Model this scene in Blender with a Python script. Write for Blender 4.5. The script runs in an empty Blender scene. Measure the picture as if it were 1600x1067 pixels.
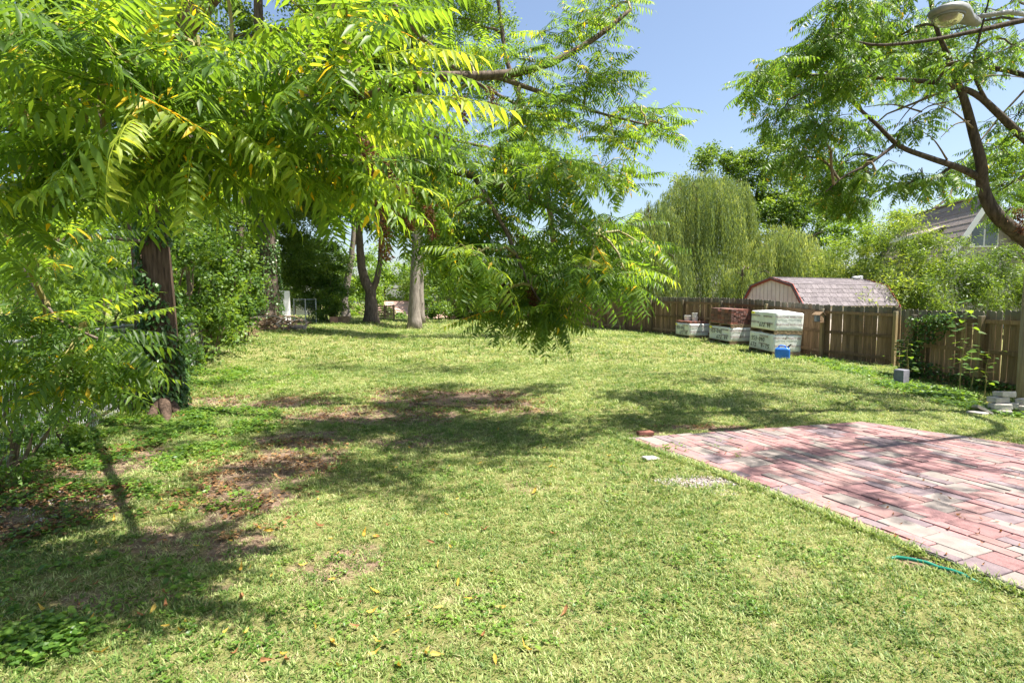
import bpy, math, random
import numpy as np
from mathutils import Vector, Matrix
random.seed(7); RNG = np.random.default_rng(7)
SC = bpy.context.scene
COL = SC.collection
R = math.radians

# ------------------------------------------------------------------ camera, sky, sun, exposure
CAM_H, FPX, CU, CV, HOR = 1.75, 900.0, 800.0, 533.5, 470.0
PITCH = math.atan((CV - HOR) / FPX)
cam = bpy.data.cameras.new('camera'); cam.sensor_width = 36.0; cam.lens = 36.0 * FPX / 1600.0
cam.clip_start = 0.05; cam.clip_end = 3000
camo = bpy.data.objects.new('camera', cam); COL.objects.link(camo)
camo.location = (0, 0, CAM_H); camo.rotation_euler = (math.pi / 2 - PITCH, 0, 0)
SC.camera = camo

SUN_EL, SUN_AZ = R(65), R(-12)            # azimuth measured from +X towards +Y
SDIR = Vector((math.cos(SUN_AZ) * math.cos(SUN_EL), math.sin(SUN_AZ) * math.cos(SUN_EL), math.sin(SUN_EL)))
w = bpy.data.worlds.new('World'); SC.world = w; w.use_nodes = True
wn = w.node_tree; wn.nodes.clear()
sky = wn.nodes.new('ShaderNodeTexSky'); sky.sky_type = 'NISHITA'; sky.sun_disc = False
sky.sun_elevation = SUN_EL; sky.sun_rotation = math.pi / 2 - SUN_AZ
sky.air_density = 1.0; sky.dust_density = 2.0; sky.ozone_density = 1.0
bg = wn.nodes.new('ShaderNodeBackground'); bg.inputs['Strength'].default_value = 0.075
wo = wn.nodes.new('ShaderNodeOutputWorld')
wn.links.new(sky.outputs[0], bg.inputs[0]); wn.links.new(bg.outputs[0], wo.inputs[0])
sl = bpy.data.lights.new('sun', 'SUN'); sl.energy = 4.8; sl.angle = R(0.55); sl.color = (1.0, 0.945, 0.86)
so = bpy.data.objects.new('sun', sl); COL.objects.link(so)
so.rotation_euler = SDIR.to_track_quat('Z', 'Y').to_euler()
SC.view_settings.view_transform = 'Standard'; SC.view_settings.look = 'None'
SC.view_settings.gamma = 1.0; SC.view_settings.use_curve_mapping = False
SC.view_settings.exposure = 1.6
cy = SC.cycles
cy.use_denoising = True; cy.max_bounces = 8; cy.diffuse_bounces = 5; cy.glossy_bounces = 2
cy.transmission_bounces = 4; cy.transparent_max_bounces = 6; cy.caustics_reflective = False; cy.caustics_refractive = False
cy.use_adaptive_sampling = True; cy.adaptive_threshold = 0.02; cy.sample_clamp_indirect = 6.0

# ------------------------------------------------------------------ helpers
def P(u, v, D):
    """point at depth D (metres along +Y) seen at photo pixel u, v"""
    a, b = (u - CU) / FPX, (CV - v) / FPX
    ry = b * math.sin(PITCH) + math.cos(PITCH); rz = b * math.cos(PITCH) - math.sin(PITCH)
    k = D / ry
    return Vector((a * k, D, CAM_H + rz * k))
def px(p):
    x, y, z = p[0], p[1], p[2] - CAM_H
    d = y * math.cos(PITCH) - z * math.sin(PITCH); h = y * math.sin(PITCH) + z * math.cos(PITCH)
    return CU + FPX * x / d, CV - FPX * h / d
def sst(a, b, x):
    t = np.clip((x - a) / (b - a), 0, 1); return t * t * (3 - 2 * t)
def gz(x, y):
    x = np.asarray(x, float); y = np.asarray(y, float)
    z = 0.25 * sst(14, 26, y) - 0.11 * sst(5.5, 9.5, x) * (1 - sst(17, 25, y)) - 3.0 * sst(47, 62, y)
    z = z + 0.025 * np.sin(x * 0.9 + 0.6 * y) * np.cos(y * 0.7 - 0.3 * x) * sst(2, 5, np.hypot(x, y))
    z = z + 0.25 * sst(-6.0, -9.0, x) * sst(6, 14, y)
    return z
def G(x, y, dz=0.0): return Vector((x, y, float(gz(x, y)) + dz))
def GH(u, v):
    """where the ray through pixel u, v meets the ground"""
    lo, hi = 1.0, 75.0; prev = None
    for D in np.linspace(1.5, 75, 1500):
        p = P(u, v, D)
        if p.z <= float(gz(p.x, p.y)):
            return G(p.x, p.y)
    p = P(u, v, 45); return G(p.x, p.y)

class MB:
    def __init__(s): s.v = []; s.f = []
    def add(s, vs, fs):
        o = len(s.v); s.v += [tuple(v) for v in vs]; s.f += [tuple(i + o for i in f) for f in fs]; return s
    def box(s, c, size, M=None, ch=0.0):
        x, y, z = [q / 2 for q in size]
        if ch <= 0:
            vs = [(a * x, b * y, d * z) for d in (-1, 1) for b in (-1, 1) for a in (-1, 1)]
            fs = [(0, 2, 3, 1), (4, 5, 7, 6), (0, 1, 5, 4), (2, 6, 7, 3), (0, 4, 6, 2), (1, 3, 7, 5)]
        else:
            vs = []
            for d in (-1, 1):
                for (a, b) in ((-1, -1), (1, -1), (1, 1), (-1, 1)):
                    vs.append((a * x, b * y, d * (z - ch)))
            for d in (-1, 1):
                for (a, b) in ((-1, -1), (1, -1), (1, 1), (-1, 1)):
                    vs.append((a * (x - ch), b * (y - ch), d * z))
            fs = [(0, 1, 5, 4), (1, 2, 6, 5), (2, 3, 7, 6), (3, 0, 4, 7)]
            fs += [(4, 5, 13, 12), (5, 6, 14, 13), (6, 7, 15, 14), (7, 4, 12, 15), (12, 13, 14, 15)]
            fs += [(1, 0, 8, 9), (2, 1, 9, 10), (3, 2, 10, 11), (0, 3, 11, 8), (11, 10, 9, 8)]
        M = M if M is not None else Matrix.Identity(3); c = Vector(c)
        return s.add([M @ Vector(v) + c for v in vs], fs)
    def tube(s, pts, rad, n=6, cap=True):
        pts = [Vector(p) for p in pts]
        if not hasattr(rad, '__len__'): rad = [rad] * len(pts)
        o = len(s.v); ref = None
        for i, p in enumerate(pts):
            t = (pts[min(i + 1, len(pts) - 1)] - pts[max(i - 1, 0)])
            t = t.normalized() if t.length > 1e-9 else Vector((0, 0, 1))
            if ref is None:
                ref = t.orthogonal().normalized()
            ref = (ref - t * ref.dot(t))
            ref = ref.normalized() if ref.length > 1e-6 else t.orthogonal().normalized()
            b = t.cross(ref)
            for k in range(n):
                a = 2 * math.pi * k / n
                s.v.append(tuple(p + (ref * math.cos(a) + b * math.sin(a)) * rad[i]))
        for i in range(len(pts) - 1):
            for k in range(n):
                a, b_ = o + i * n + k, o + i * n + (k + 1) % n
                s.f.append((a, b_, b_ + n, a + n))
        if cap:
            s.f.append(tuple(o + k for k in reversed(range(n))))
            s.f.append(tuple(o + (len(pts) - 1) * n + k for k in range(n)))
        return s
    def lathe(s, prof, c=(0, 0, 0), n=16):
        o = len(s.v)
        for (r, z) in prof:
            for k in range(n):
                a = 2 * math.pi * k / n
                s.v.append((c[0] + r * math.cos(a), c[1] + r * math.sin(a), c[2] + z))
        for i in range(len(prof) - 1):
            for k in range(n):
                a, b_ = o + i * n + k, o + i * n + (k + 1) % n
                s.f.append((a, b_, b_ + n, a + n))
        s.f.append(tuple(o + k for k in reversed(range(n)))); s.f.append(tuple(o + (len(prof) - 1) * n + k for k in range(n)))
        return s
    def prism(s, poly, z0, z1):
        n = len(poly)
        vs = [(p[0], p[1], z0) for p in poly] + [(p[0], p[1], z1) for p in poly]
        fs = [tuple(reversed(range(n))), tuple(range(n, 2 * n))] + [(i, (i + 1) % n, (i + 1) % n + n, i + n) for i in range(n)]
        return s.add(vs, fs)
    def mesh(s, name, m=None, smooth=False):
        me = bpy.data.meshes.new(name); me.from_pydata(s.v, [], s.f); me.update()
        if m: me.materials.append(m)
        if smooth: me.polygons.foreach_set('use_smooth', [True] * len(me.polygons))
        return me
    def build(s, name, m, parent=None, smooth=False): return obj(name, s.mesh(name, m, smooth), parent)

def obj(name, me, parent=None, loc=None):
    o = bpy.data.objects.new(name, me); COL.objects.link(o)
    if parent is not None: o.parent = parent
    if loc is not None: o.location = loc
    return o
def tag(o, label, cat, group=None, kind=None):
    if label: o['label'] = label
    if cat: o['category'] = cat
    if group: o['group'] = group
    if kind: o['kind'] = kind
    return o
def thing(name, label, cat, loc=(0, 0, 0), rz=0.0, group=None):
    o = bpy.data.objects.new(name, None); COL.objects.link(o); o.empty_display_size = 0.2
    o.location = loc; o.rotation_euler = (0, 0, rz)
    return tag(o, label, cat, group)

def scatter(name, tmpl, Ms, Ps, tint, m):
    """merge copies of a template (verts, faces, tint per vert) under matrices Ms (n,3,3) and positions Ps (n,3)"""
    tv, tf, tt = tmpl; k = len(tv); n = len(Ps)
    V = np.einsum('nij,kj->nki', Ms, tv) + Ps[:, None, :]
    sizes = np.array([len(f) for f in tf]); loops = np.concatenate([np.array(f) for f in tf])
    L = (loops[None, :] + (np.arange(n) * k)[:, None]).ravel()
    S = np.tile(sizes, n); starts = np.concatenate([[0], np.cumsum(S)[:-1]])
    me = bpy.data.meshes.new(name)
    me.vertices.add(n * k); me.vertices.foreach_set('co', V.astype(np.float32).ravel())
    me.loops.add(len(L)); me.loops.foreach_set('vertex_index', L.astype(np.int32))
    me.polygons.add(len(S)); me.polygons.foreach_set('loop_start', starts.astype(np.int32))
    at = me.attributes.new('tint', 'FLOAT', 'POINT')
    T = np.clip(np.asarray(tint)[:, None] + tt[None, :], 0, 1)
    at.data.foreach_set('value', T.astype(np.float32).ravel())
    me.update(calc_edges=True); me.materials.append(m)
    return me
def join_mesh(name, parts, m):
    V = []; L = []; S = []; T = []; o = 0
    for me in parts:
        nv = len(me.vertices); a = np.empty(nv * 3, np.float32); me.vertices.foreach_get('co', a); V.append(a)
        b = np.empty(len(me.loops), np.int32); me.loops.foreach_get('vertex_index', b); L.append(b + o)
        c = np.empty(len(me.polygons), np.int32); me.polygons.foreach_get('loop_total', c); S.append(c)
        t = np.empty(nv, np.float32); me.attributes['tint'].data.foreach_get('value', t); T.append(t); o += nv
        bpy.data.meshes.remove(me)
    V, L, S, T = map(np.concatenate, (V, L, S, T))
    me = bpy.data.meshes.new(name); me.vertices.add(o); me.vertices.foreach_set('co', V)
    me.loops.add(len(L)); me.loops.foreach_set('vertex_index', L)
    me.polygons.add(len(S)); me.polygons.foreach_set('loop_start', np.concatenate([[0], np.cumsum(S)[:-1]]).astype(np.int32))
    at = me.attributes.new('tint', 'FLOAT', 'POINT'); at.data.foreach_set('value', T)
    me.update(calc_edges=True); me.materials.append(m); return me

# ------------------------------------------------------------------ materials
def nodes(name):
    m = bpy.data.materials.new(name); m.use_nodes = True; nt = m.node_tree; nt.nodes.clear()
    o = nt.nodes.new('ShaderNodeOutputMaterial'); return m, nt, o
def N(nt, t, **kw):
    n = nt.nodes.new(t)
    for k, v in kw.items():
        if hasattr(n, k): setattr(n, k, v)
        else: n.inputs[k].default_value = v
    return n
def ramp(nt, stops):
    n = nt.nodes.new('ShaderNodeValToRGB'); e = n.color_ramp.elements
    while len(e) < len(stops): e.new(0.5)
    for i, (p, c) in enumerate(stops): e[i].position = p; e[i].color = (*c, 1)
    return n
def surf(name, c1, c2, scale=6.0, rough=0.8, spec=0.3, bump=0.0, bscale=None, stretch=(1, 1, 1), rnd=0.0, coat=None, detail=6, metal=0.0, coords='Object', c3=None):
    """two- or three-tone mottled surface with fine bump and a per-object brightness shift"""
    m, nt, o = nodes(name); lk = nt.links.new
    tc = N(nt, 'ShaderNodeTexCoord'); mp = N(nt, 'ShaderNodeMapping'); mp.inputs['Scale'].default_value = stretch
    lk(tc.outputs[coords], mp.inputs['Vector'])
    oi = N(nt, 'ShaderNodeObjectInfo'); ad = N(nt, 'ShaderNodeVectorMath', operation='ADD')
    sc = N(nt, 'ShaderNodeVectorMath', operation='SCALE'); cb = N(nt, 'ShaderNodeCombineXYZ')
    lk(oi.outputs['Random'], cb.inputs[0]); lk(oi.outputs['Random'], cb.inputs[2]); lk(cb.outputs[0], sc.inputs[0]); sc.inputs['Scale'].default_value = 37.0
    lk(mp.outputs[0], ad.inputs[0]); lk(sc.outputs[0], ad.inputs[1])
    nz = N(nt, 'ShaderNodeTexNoise'); nz.inputs['Scale'].default_value = scale; nz.inputs['Detail'].default_value = detail; nz.inputs['Roughness'].default_value = 0.62
    lk(ad.outputs[0], nz.inputs['Vector'])
    st = [(0.32, c1), (0.68, c2)] if c3 is None else [(0.3, c1), (0.52, c2), (0.72, c3)]
    rp = ramp(nt, st); lk(nz.outputs['Fac'], rp.inputs[0])
    col = rp.outputs[0]
    if rnd > 0:
        hs = N(nt, 'ShaderNodeHueSaturation'); mr = N(nt, 'ShaderNodeMapRange'); mr.inputs['To Min'].default_value = 1 - rnd; mr.inputs['To Max'].default_value = 1 + rnd
        lk(oi.outputs['Random'], mr.inputs[0]); lk(mr.outputs[0], hs.inputs['Value']); lk(col, hs.inputs['Color']); col = hs.outputs[0]
    b = N(nt, 'ShaderNodeBsdfPrincipled'); b.inputs['Roughness'].default_value = rough; b.inputs['Specular IOR Level'].default_value = spec; b.inputs['Metallic'].default_value = metal
    lk(col, b.inputs['Base Color'])
    if bump > 0:
        n2 = N(nt, 'ShaderNodeTexNoise'); n2.inputs['Scale'].default_value = bscale or scale * 4; n2.inputs['Detail'].default_value = 5
        lk(ad.outputs[0], n2.inputs['Vector'])
        bp = N(nt, 'ShaderNodeBump'); bp.inputs['Strength'].default_value = bump; bp.inputs['Distance'].default_value = 0.02
        lk(n2.outputs['Fac'], bp.inputs['Height']); lk(bp.outputs[0], b.inputs['Normal'])
    lk(b.outputs[0], o.inputs[0]); return m
def leafmat(name, dark, mid, light, odd=None, trans=0.45, tcol=None, rough=0.45, spec=0.35, odd_at=0.955, instanced=False):
    """leaf blade: sheen on top, light passing through; colour varies leaf by leaf"""
    m, nt, o = nodes(name); lk = nt.links.new
    at = N(nt, 'ShaderNodeAttribute'); at.attribute_name = 'tint'
    oi = N(nt, 'ShaderNodeObjectInfo')
    a1 = N(nt, 'ShaderNodeMath', operation='MULTIPLY_ADD'); a1.inputs[1].default_value = 0.35 if not instanced else 0.9; a1.inputs[2].default_value = -0.17 if not instanced else -0.25
    lk(oi.outputs['Random'], a1.inputs[0])
    a2 = N(nt, 'ShaderNodeMath', operation='ADD'); lk(a1.outputs[0], a2.inputs[0]); lk(at.outputs['Fac'], a2.inputs[1])
    if instanced:
        ge = N(nt, 'ShaderNodeNewGeometry'); nz = N(nt, 'ShaderNodeTexNoise'); nz.inputs['Scale'].default_value = 0.55; nz.inputs['Detail'].default_value = 5
        lk(ge.outputs['Position'], nz.inputs['Vector'])
        a3 = N(nt, 'ShaderNodeMath', operation='MULTIPLY_ADD'); a3.inputs[1].default_value = 1.3; a3.inputs[2].default_value = -0.65; lk(nz.outputs['Fac'], a3.inputs[0])
        a4 = N(nt, 'ShaderNodeMath', operation='ADD'); lk(a2.outputs[0], a4.inputs[0]); lk(a3.outputs[0], a4.inputs[1]); fac = a4.outputs[0]
    else: fac = at.outputs['Fac'] if odd is not None and False else a2.outputs[0]
    st = [(0.05, dark), (0.5, mid), (0.9, light)]
    rp = ramp(nt, st); lk(fac, rp.inputs[0]); col = rp.outputs[0]
    if odd is not None:
        gt = N(nt, 'ShaderNodeMath', operation='GREATER_THAN'); gt.inputs[1].default_value = odd_at; lk(at.outputs['Fac'], gt.inputs[0])
        mx = N(nt, 'ShaderNodeMix', data_type='RGBA'); lk(gt.outputs[0], mx.inputs['Factor']); lk(col, mx.inputs['A']); mx.inputs['B'].default_value = (*odd, 1); col = mx.outputs['Result']
    b = N(nt, 'ShaderNodeBsdfPrincipled'); b.inputs['Roughness'].default_value = rough; b.inputs['Specular IOR Level'].default_value = spec
    lk(col, b.inputs['Base Color'])
    t = N(nt, 'ShaderNodeBsdfTranslucent')
    tm = N(nt, 'ShaderNodeMix', data_type='RGBA', blend_type='MULTIPLY'); tm.inputs['Factor'].default_value = 1.0
    lk(col, tm.inputs['A']); tm.inputs['B'].default_value = (*(tcol or (2.6, 2.3, 0.9)), 1)
    lk(tm.outputs['Result'], t.inputs['Color'])
    mx2 = N(nt, 'ShaderNodeMixShader'); mx2.inputs[0].default_value = trans
    lk(b.outputs[0], mx2.inputs[1]); lk(t.outputs[0], mx2.inputs[2]); lk(mx2.outputs[0], o.inputs[0])
    return m

M = {}
M['leaf_heaven'] = leafmat('leaf_heaven', (.055, .115, .022), (.125, .215, .032), (.30, .36, .05), odd=(.6, .42, .03), trans=.55, odd_at=.97)
M['leaf_locust'] = leafmat('leaf_locust', (.05, .11, .024), (.10, .19, .033), (.20, .28, .048), odd=(.4, .28, .05), trans=.45, odd_at=.975)
M['leaf_oak'] = leafmat('leaf_oak', (.05, .10, .02), (.10, .175, .03), (.18, .26, .05), trans=.38)
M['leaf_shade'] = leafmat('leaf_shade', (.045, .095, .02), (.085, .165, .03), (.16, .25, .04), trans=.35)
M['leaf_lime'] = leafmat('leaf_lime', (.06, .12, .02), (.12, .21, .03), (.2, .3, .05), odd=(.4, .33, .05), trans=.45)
M['leaf_willow'] = leafmat('leaf_willow', (.09, .14, .05), (.18, .245, .09), (.32, .38, .17), trans=.38)
M['leaf_bamboo'] = leafmat('leaf_bamboo', (.05, .095, .02), (.11, .18, .032), (.22, .28, .055), trans=.42)
M['leaf_ivy'] = leafmat('leaf_ivy', (.028, .07, .02), (.06, .125, .03), (.11, .19, .045), trans=.3, rough=.35)
M['leaf_bush'] = leafmat('leaf_bush', (.045, .095, .02), (.09, .165, .028), (.17, .25, .04), trans=.45)
M['grass_blade'] = leafmat('grass_blade', (.08, .15, .03), (.19, .275, .062), (.43, .465, .20), trans=.4, tcol=(1.3, 1.25, .8), rough=.5, spec=.3, instanced=True)
M['grass_straw'] = leafmat('grass_straw', (.28, .24, .12), (.42, .37, .2), (.55, .5, .3), trans=.3, tcol=(1.1, 1.05, .8), rough=.6, spec=.2, instanced=True)
M['cover_leaf'] = leafmat('cover_leaf', (.06, .13, .02), (.12, .22, .035), (.2, .3, .06), trans=.4, rough=.4, instanced=True)
M['litter'] = leafmat('litter', (.10, .05, .025), (.2, .11, .05), (.34, .2, .09), trans=.15, tcol=(1, .9, .7), rough=.7, spec=.15, instanced=True)
M['seeds'] = leafmat('seeds', (.07, .032, .018), (.14, .065, .03), (.24, .12, .055), trans=.2, tcol=(1.2, .9, .6), rough=.7, spec=.15)
M['dead_yellow'] = leafmat('dead_yellow', (.40, .22, .035), (.52, .35, .06), (.58, .45, .16), trans=.3, tcol=(1.2, 1.1, .7), rough=.6, spec=.2)
M['dead_brown'] = leafmat('dead_brown', (.14, .06, .025), (.24, .11, .045), (.34, .19, .09), trans=.15, tcol=(1.1, 1, .7), rough=.7, spec=.15)
M['bark'] = surf('bark', (.06, .045, .035), (.19, .15, .12), 5, .9, .15, 1.0, 9, stretch=(3, 3, .55))
M['bark_pale'] = surf('bark_pale', (.13, .11, .09), (.32, .28, .24), 5, .9, .15, .9, 10, stretch=(3, 3, .5))
M['bark_dark'] = surf('bark_dark', (.03, .024, .02), (.11, .088, .07), 6, .9, .15, .9, 10, stretch=(3, 3, .6))
M['bark_red'] = surf('bark_red', (.04, .028, .02), (.135, .092, .066), 6, .92, .1, 1.0, 10, stretch=(4, 4, .5))
M['twig'] = surf('twig', (.09, .07, .045), (.19, .15, .09), 8, .8, .2)
M['green_twig'] = surf('green_twig', (.16, .17, .05), (.28, .22, .09), 8, .6, .3)
M['culm'] = surf('culm', (.12, .17, .04), (.25, .27, .08), 4, .5, .4)

# picket wood: brown boards weathered grey towards their rain-soaked tops
def wood(name, a, b, grey):
    m, nt, o = nodes(name); lk = nt.links.new
    tc = N(nt, 'ShaderNodeTexCoord'); oi = N(nt, 'ShaderNodeObjectInfo')
    cb = N(nt, 'ShaderNodeCombineXYZ'); ml = N(nt, 'ShaderNodeMath', operation='MULTIPLY'); ml.inputs[1].default_value = 53.0
    lk(oi.outputs['Random'], ml.inputs[0]); lk(ml.outputs[0], cb.inputs[0]); lk(ml.outputs[0], cb.inputs[2])
    ad = N(nt, 'ShaderNodeVectorMath', operation='ADD'); lk(tc.outputs['Object'], ad.inputs[0]); lk(cb.outputs[0], ad.inputs[1])
    mp = N(nt, 'ShaderNodeMapping'); mp.inputs['Scale'].default_value = (14, 14, 1.1); lk(ad.outputs[0], mp.inputs[0])
    nz = N(nt, 'ShaderNodeTexNoise'); nz.inputs['Scale'].default_value = 2.2; nz.inputs['Detail'].default_value = 8; nz.inputs['Roughness'].default_value = .65; lk(mp.outputs[0], nz.inputs['Vector'])
    rp = ramp(nt, [(.3, a), (.7, b)]); lk(nz.outputs['Fac'], rp.inputs[0])
    n2 = N(nt, 'ShaderNodeTexNoise'); n2.inputs['Scale'].default_value = 3.0; n2.inputs['Detail'].default_value = 6; lk(ad.outputs[0], n2.inputs['Vector'])
    sp = N(nt, 'ShaderNodeSeparateXYZ'); lk(tc.outputs['Object'], sp.inputs[0])
    mr = N(nt, 'ShaderNodeMapRange'); mr.inputs['From Min'].default_value = 1.2; mr.inputs['From Max'].default_value = 1.68; mr.inputs['To Min'].default_value = -.12; mr.inputs['To Max'].default_value = .42; lk(sp.outputs[2], mr.inputs[0])
    a2 = N(nt, 'ShaderNodeMath', operation='ADD'); lk(n2.outputs['Fac'], a2.inputs[0]); lk(mr.outputs[0], a2.inputs[1])
    r2 = ramp(nt, [(.5, (0, 0, 0)), (.82, (1, 1, 1))]); lk(a2.outputs[0], r2.inputs[0])
    mx = N(nt, 'ShaderNodeMix', data_type='RGBA'); lk(r2.outputs[0], mx.inputs['Factor']); lk(rp.outputs[0], mx.inputs['A']); mx.inputs['B'].default_value = (*grey, 1)
    hs = N(nt, 'ShaderNodeHueSaturation'); r3 = N(nt, 'ShaderNodeMapRange'); r3.inputs['To Min'].default_value = .6; r3.inputs['To Max'].default_value = 1.4
    lk(oi.outputs['Random'], r3.inputs[0]); lk(r3.outputs[0], hs.inputs['Value']); lk(mx.outputs['Result'], hs.inputs['Color'])
    b_ = N(nt, 'ShaderNodeBsdfPrincipled'); b_.inputs['Roughness'].default_value = .85; b_.inputs['Specular IOR Level'].default_value = .2
    lk(hs.outputs[0], b_.inputs['Base Color'])
    bp = N(nt, 'ShaderNodeBump'); bp.inputs['Strength'].default_value = .6; bp.inputs['Distance'].default_value = .01; lk(nz.outputs['Fac'], bp.inputs['Height']); lk(bp.outputs[0], b_.inputs['Normal'])
    lk(b_.outputs[0], o.inputs[0]); return m
M['picket'] = wood('picket', (.125, .08, .045), (.27, .18, .105), (.15, .138, .11))
M['post'] = wood('post', (.17, .12, .06), (.30, .23, .12), (.22, .2, .15))
M['pole'] = surf('pole', (.22, .17, .13), (.4, .33, .26), 4, .9, .15, .8, 8, stretch=(6, 6, .35))
M['old_wood'] = surf('old_wood', (.13, .085, .05), (.3, .21, .13), 5, .9, .15, .5, stretch=(1, 1, 1), rnd=.25)
M['pallet_wood'] = surf('pallet_wood', (.2, .14, .085), (.36, .27, .17), 6, .9, .15, .4, rnd=.2)
M['paver_red'] = surf('paver_red', (.19, .10, .098), (.29, .165, .16), 9, .85, .25, .5, 90, rnd=.2, c3=(.24, .13, .128))
M['paver_pink'] = surf('paver_pink', (.22, .13, .12), (.31, .20, .185), 8, .85, .25, .35, 90, rnd=.12)
M['paver_tan'] = surf('paver_tan', (.19, .16, .145), (.27, .235, .21), 8, .85, .25, .35, 90, rnd=.12)
M['paver_mauve'] = surf('paver_mauve', (.15, .115, .125), (.24, .185, .19), 8, .85, .25, .35, 90, rnd=.14)
M['sand_bed'] = surf('sand_bed', (.10, .08, .065), (.2, .16, .12), 20, .95, .1, .5, 80)
M['brick_dark'] = surf('brick_dark', (.11, .06, .05), (.2, .12, .1), 9, .85, .2, .3, 60, rnd=.35)
M['brick_red'] = surf('brick_red', (.17, .075, .055), (.28, .12, .09), 9, .85, .2, .3, 60, rnd=.3)
M['edging'] = surf('edging', (.025, .024, .023), (.06, .055, .05), 12, .6, .3)
M['stone'] = surf('stone', (.3, .28, .25), (.5, .47, .42), 9, .9, .2, .6, 40, rnd=.15)
M['gravel'] = surf('gravel', (.25, .22, .21), (.48, .43, .4), 30, .9, .2, .4, rnd=.3)
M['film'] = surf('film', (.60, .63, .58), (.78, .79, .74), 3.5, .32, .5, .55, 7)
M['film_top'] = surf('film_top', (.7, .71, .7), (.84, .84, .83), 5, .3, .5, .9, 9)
M['ink'] = surf('ink', (.012, .014, .012), (.03, .03, .03), 9, .5, .3)
M['print'] = surf('print', (.19, .10, .12), (.27, .16, .18), 9, .5, .3)
M['yellow_tag'] = surf('yellow_tag', (.75, .7, .02), (.85, .8, .05), 9, .5, .3)
M['blue_plastic'] = surf('blue_plastic', (.008, .12, .5), (.015, .17, .62), 4, .38, .5, .15, 12)
M['black_plastic'] = surf('black_plastic', (.015, .015, .016), (.03, .03, .03), 8, .5, .4)
M['white_plastic'] = surf('white_plastic', (.6, .58, .55), (.76, .74, .7), 6, .5, .4)
M['white_paint'] = surf('white_paint', (.7, .69, .68), (.82, .81, .8), 3, .6, .3)
M['shed_wall'] = surf('shed_wall', (.68, .56, .52), (.78, .68, .62), 3, .75, .25)
M['shed_groove'] = surf('shed_groove', (.42, .33, .31), (.5, .4, .37), 3, .75, .25)
M['red_trim'] = surf('red_trim', (.22, .05, .035), (.32, .08, .055), 5, .7, .3)
M['shingle'] = surf('shingle', (.12, .105, .112), (.215, .19, .195), 12, .92, .15, .4, 60, rnd=.16)
M['shingle_brown'] = surf('shingle_brown', (.24, .195, .175), (.38, .315, .285), 9, .92, .15, .4, 40, rnd=.2)
M['siding'] = surf('siding', (.32, .295, .285), (.42, .39, .375), 3, .8, .2)
M['pink_roof'] = surf('pink_roof', (.42, .27, .22), (.55, .37, .3), 2, .9, .15, .3, 20, rnd=.1)
M['far_wall'] = surf('far_wall', (.5, .48, .45), (.62, .6, .56), 2, .85, .2)
M['glass'] = surf('glass', (.05, .07, .085), (.14, .18, .2), 1.2, .06, .8)
M['galv'] = surf('galv', (.36, .37, .37), (.55, .56, .56), 8, .45, .5, metal=.6)
M['lamp_metal'] = surf('lamp_metal', (.15, .155, .165), (.25, .255, .265), 6, .55, .4, .15, 30)
M['hose'] = surf('hose', (.0, .13, .085), (.01, .2, .13), 9, .4, .4)
M['bluegrey'] = surf('bluegrey', (.15, .15, .185), (.24, .24, .28), 8, .9, .2, .4, 40)
M['terracotta'] = surf('terracotta', (.32, .17, .11), (.45, .26, .18), 6, .9, .15)
def lens_mat():
    m, nt, o = nodes('lamp_lens'); b = N(nt, 'ShaderNodeBsdfPrincipled'); b.inputs['Base Color'].default_value = (.34, .31, .25, 1)
    b.inputs['Roughness'].default_value = .12; b.inputs['Transmission Weight'].default_value = .55; b.inputs['IOR'].default_value = 1.45
    nz = N(nt, 'ShaderNodeTexNoise'); nz.inputs['Scale'].default_value = 40; bp = N(nt, 'ShaderNodeBump'); bp.inputs['Strength'].default_value = .5
    nt.links.new(nz.outputs[0], bp.inputs['Height']); nt.links.new(bp.outputs[0], b.inputs['Normal']); nt.links.new(b.outputs[0], o.inputs[0]); return m
M['lens'] = lens_mat()

# ------------------------------------------------------------------ ground
pA = GH(982, 687); pB = GH(1345, 662); pC = GH(1600, 925); pD = GH(1600, 699)
PATIO = [pA, pB, Vector((pD.x + (pD.x - pB.x) * 1.2, pD.y + (pD.y - pB.y) * 1.2, 0)), Vector((7.6, 1.4, 0)), Vector((pC.x + (pC.x - pA.x) * .55, pC.y + (pC.y - pA.y) * .55, 0))]
PATIO2 = [(p.x, p.y) for p in PATIO]
def in_poly(x, y, poly):
    inside = np.zeros(np.shape(x), bool); n = len(poly)
    for i in range(n):
        (x1, y1), (x2, y2) = poly[i], poly[(i + 1) % n]
        c = ((y1 > y) != (y2 > y)) & (x < (x2 - x1) * (y - y1) / (y2 - y1 + 1e-12) + x1); inside ^= c
    return inside
def vnoise(x, y, s, seed=0):
    x = np.asarray(x) * s + seed * 17.3; y = np.asarray(y) * s - seed * 9.1
    xi, yi = np.floor(x), np.floor(y); fx, fy = x - xi, y - yi
    fx = fx * fx * (3 - 2 * fx); fy = fy * fy * (3 - 2 * fy)
    h = lambda a, b: np.modf(np.abs(np.sin(a * 127.1 + b * 311.7 + seed * 7.7) * 43758.5453))[0]
    return (h(xi, yi) * (1 - fx) + h(xi + 1, yi) * fx) * (1 - fy) + (h(xi, yi + 1) * (1 - fx) + h(xi + 1, yi + 1) * fx) * fy
def fbm(x, y, s, seed=0): return .5 * vnoise(x, y, s, seed) + .3 * vnoise(x, y, s * 2.1, seed + 1) + .2 * vnoise(x, y, s * 4.3, seed + 2)
BARE = []
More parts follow.
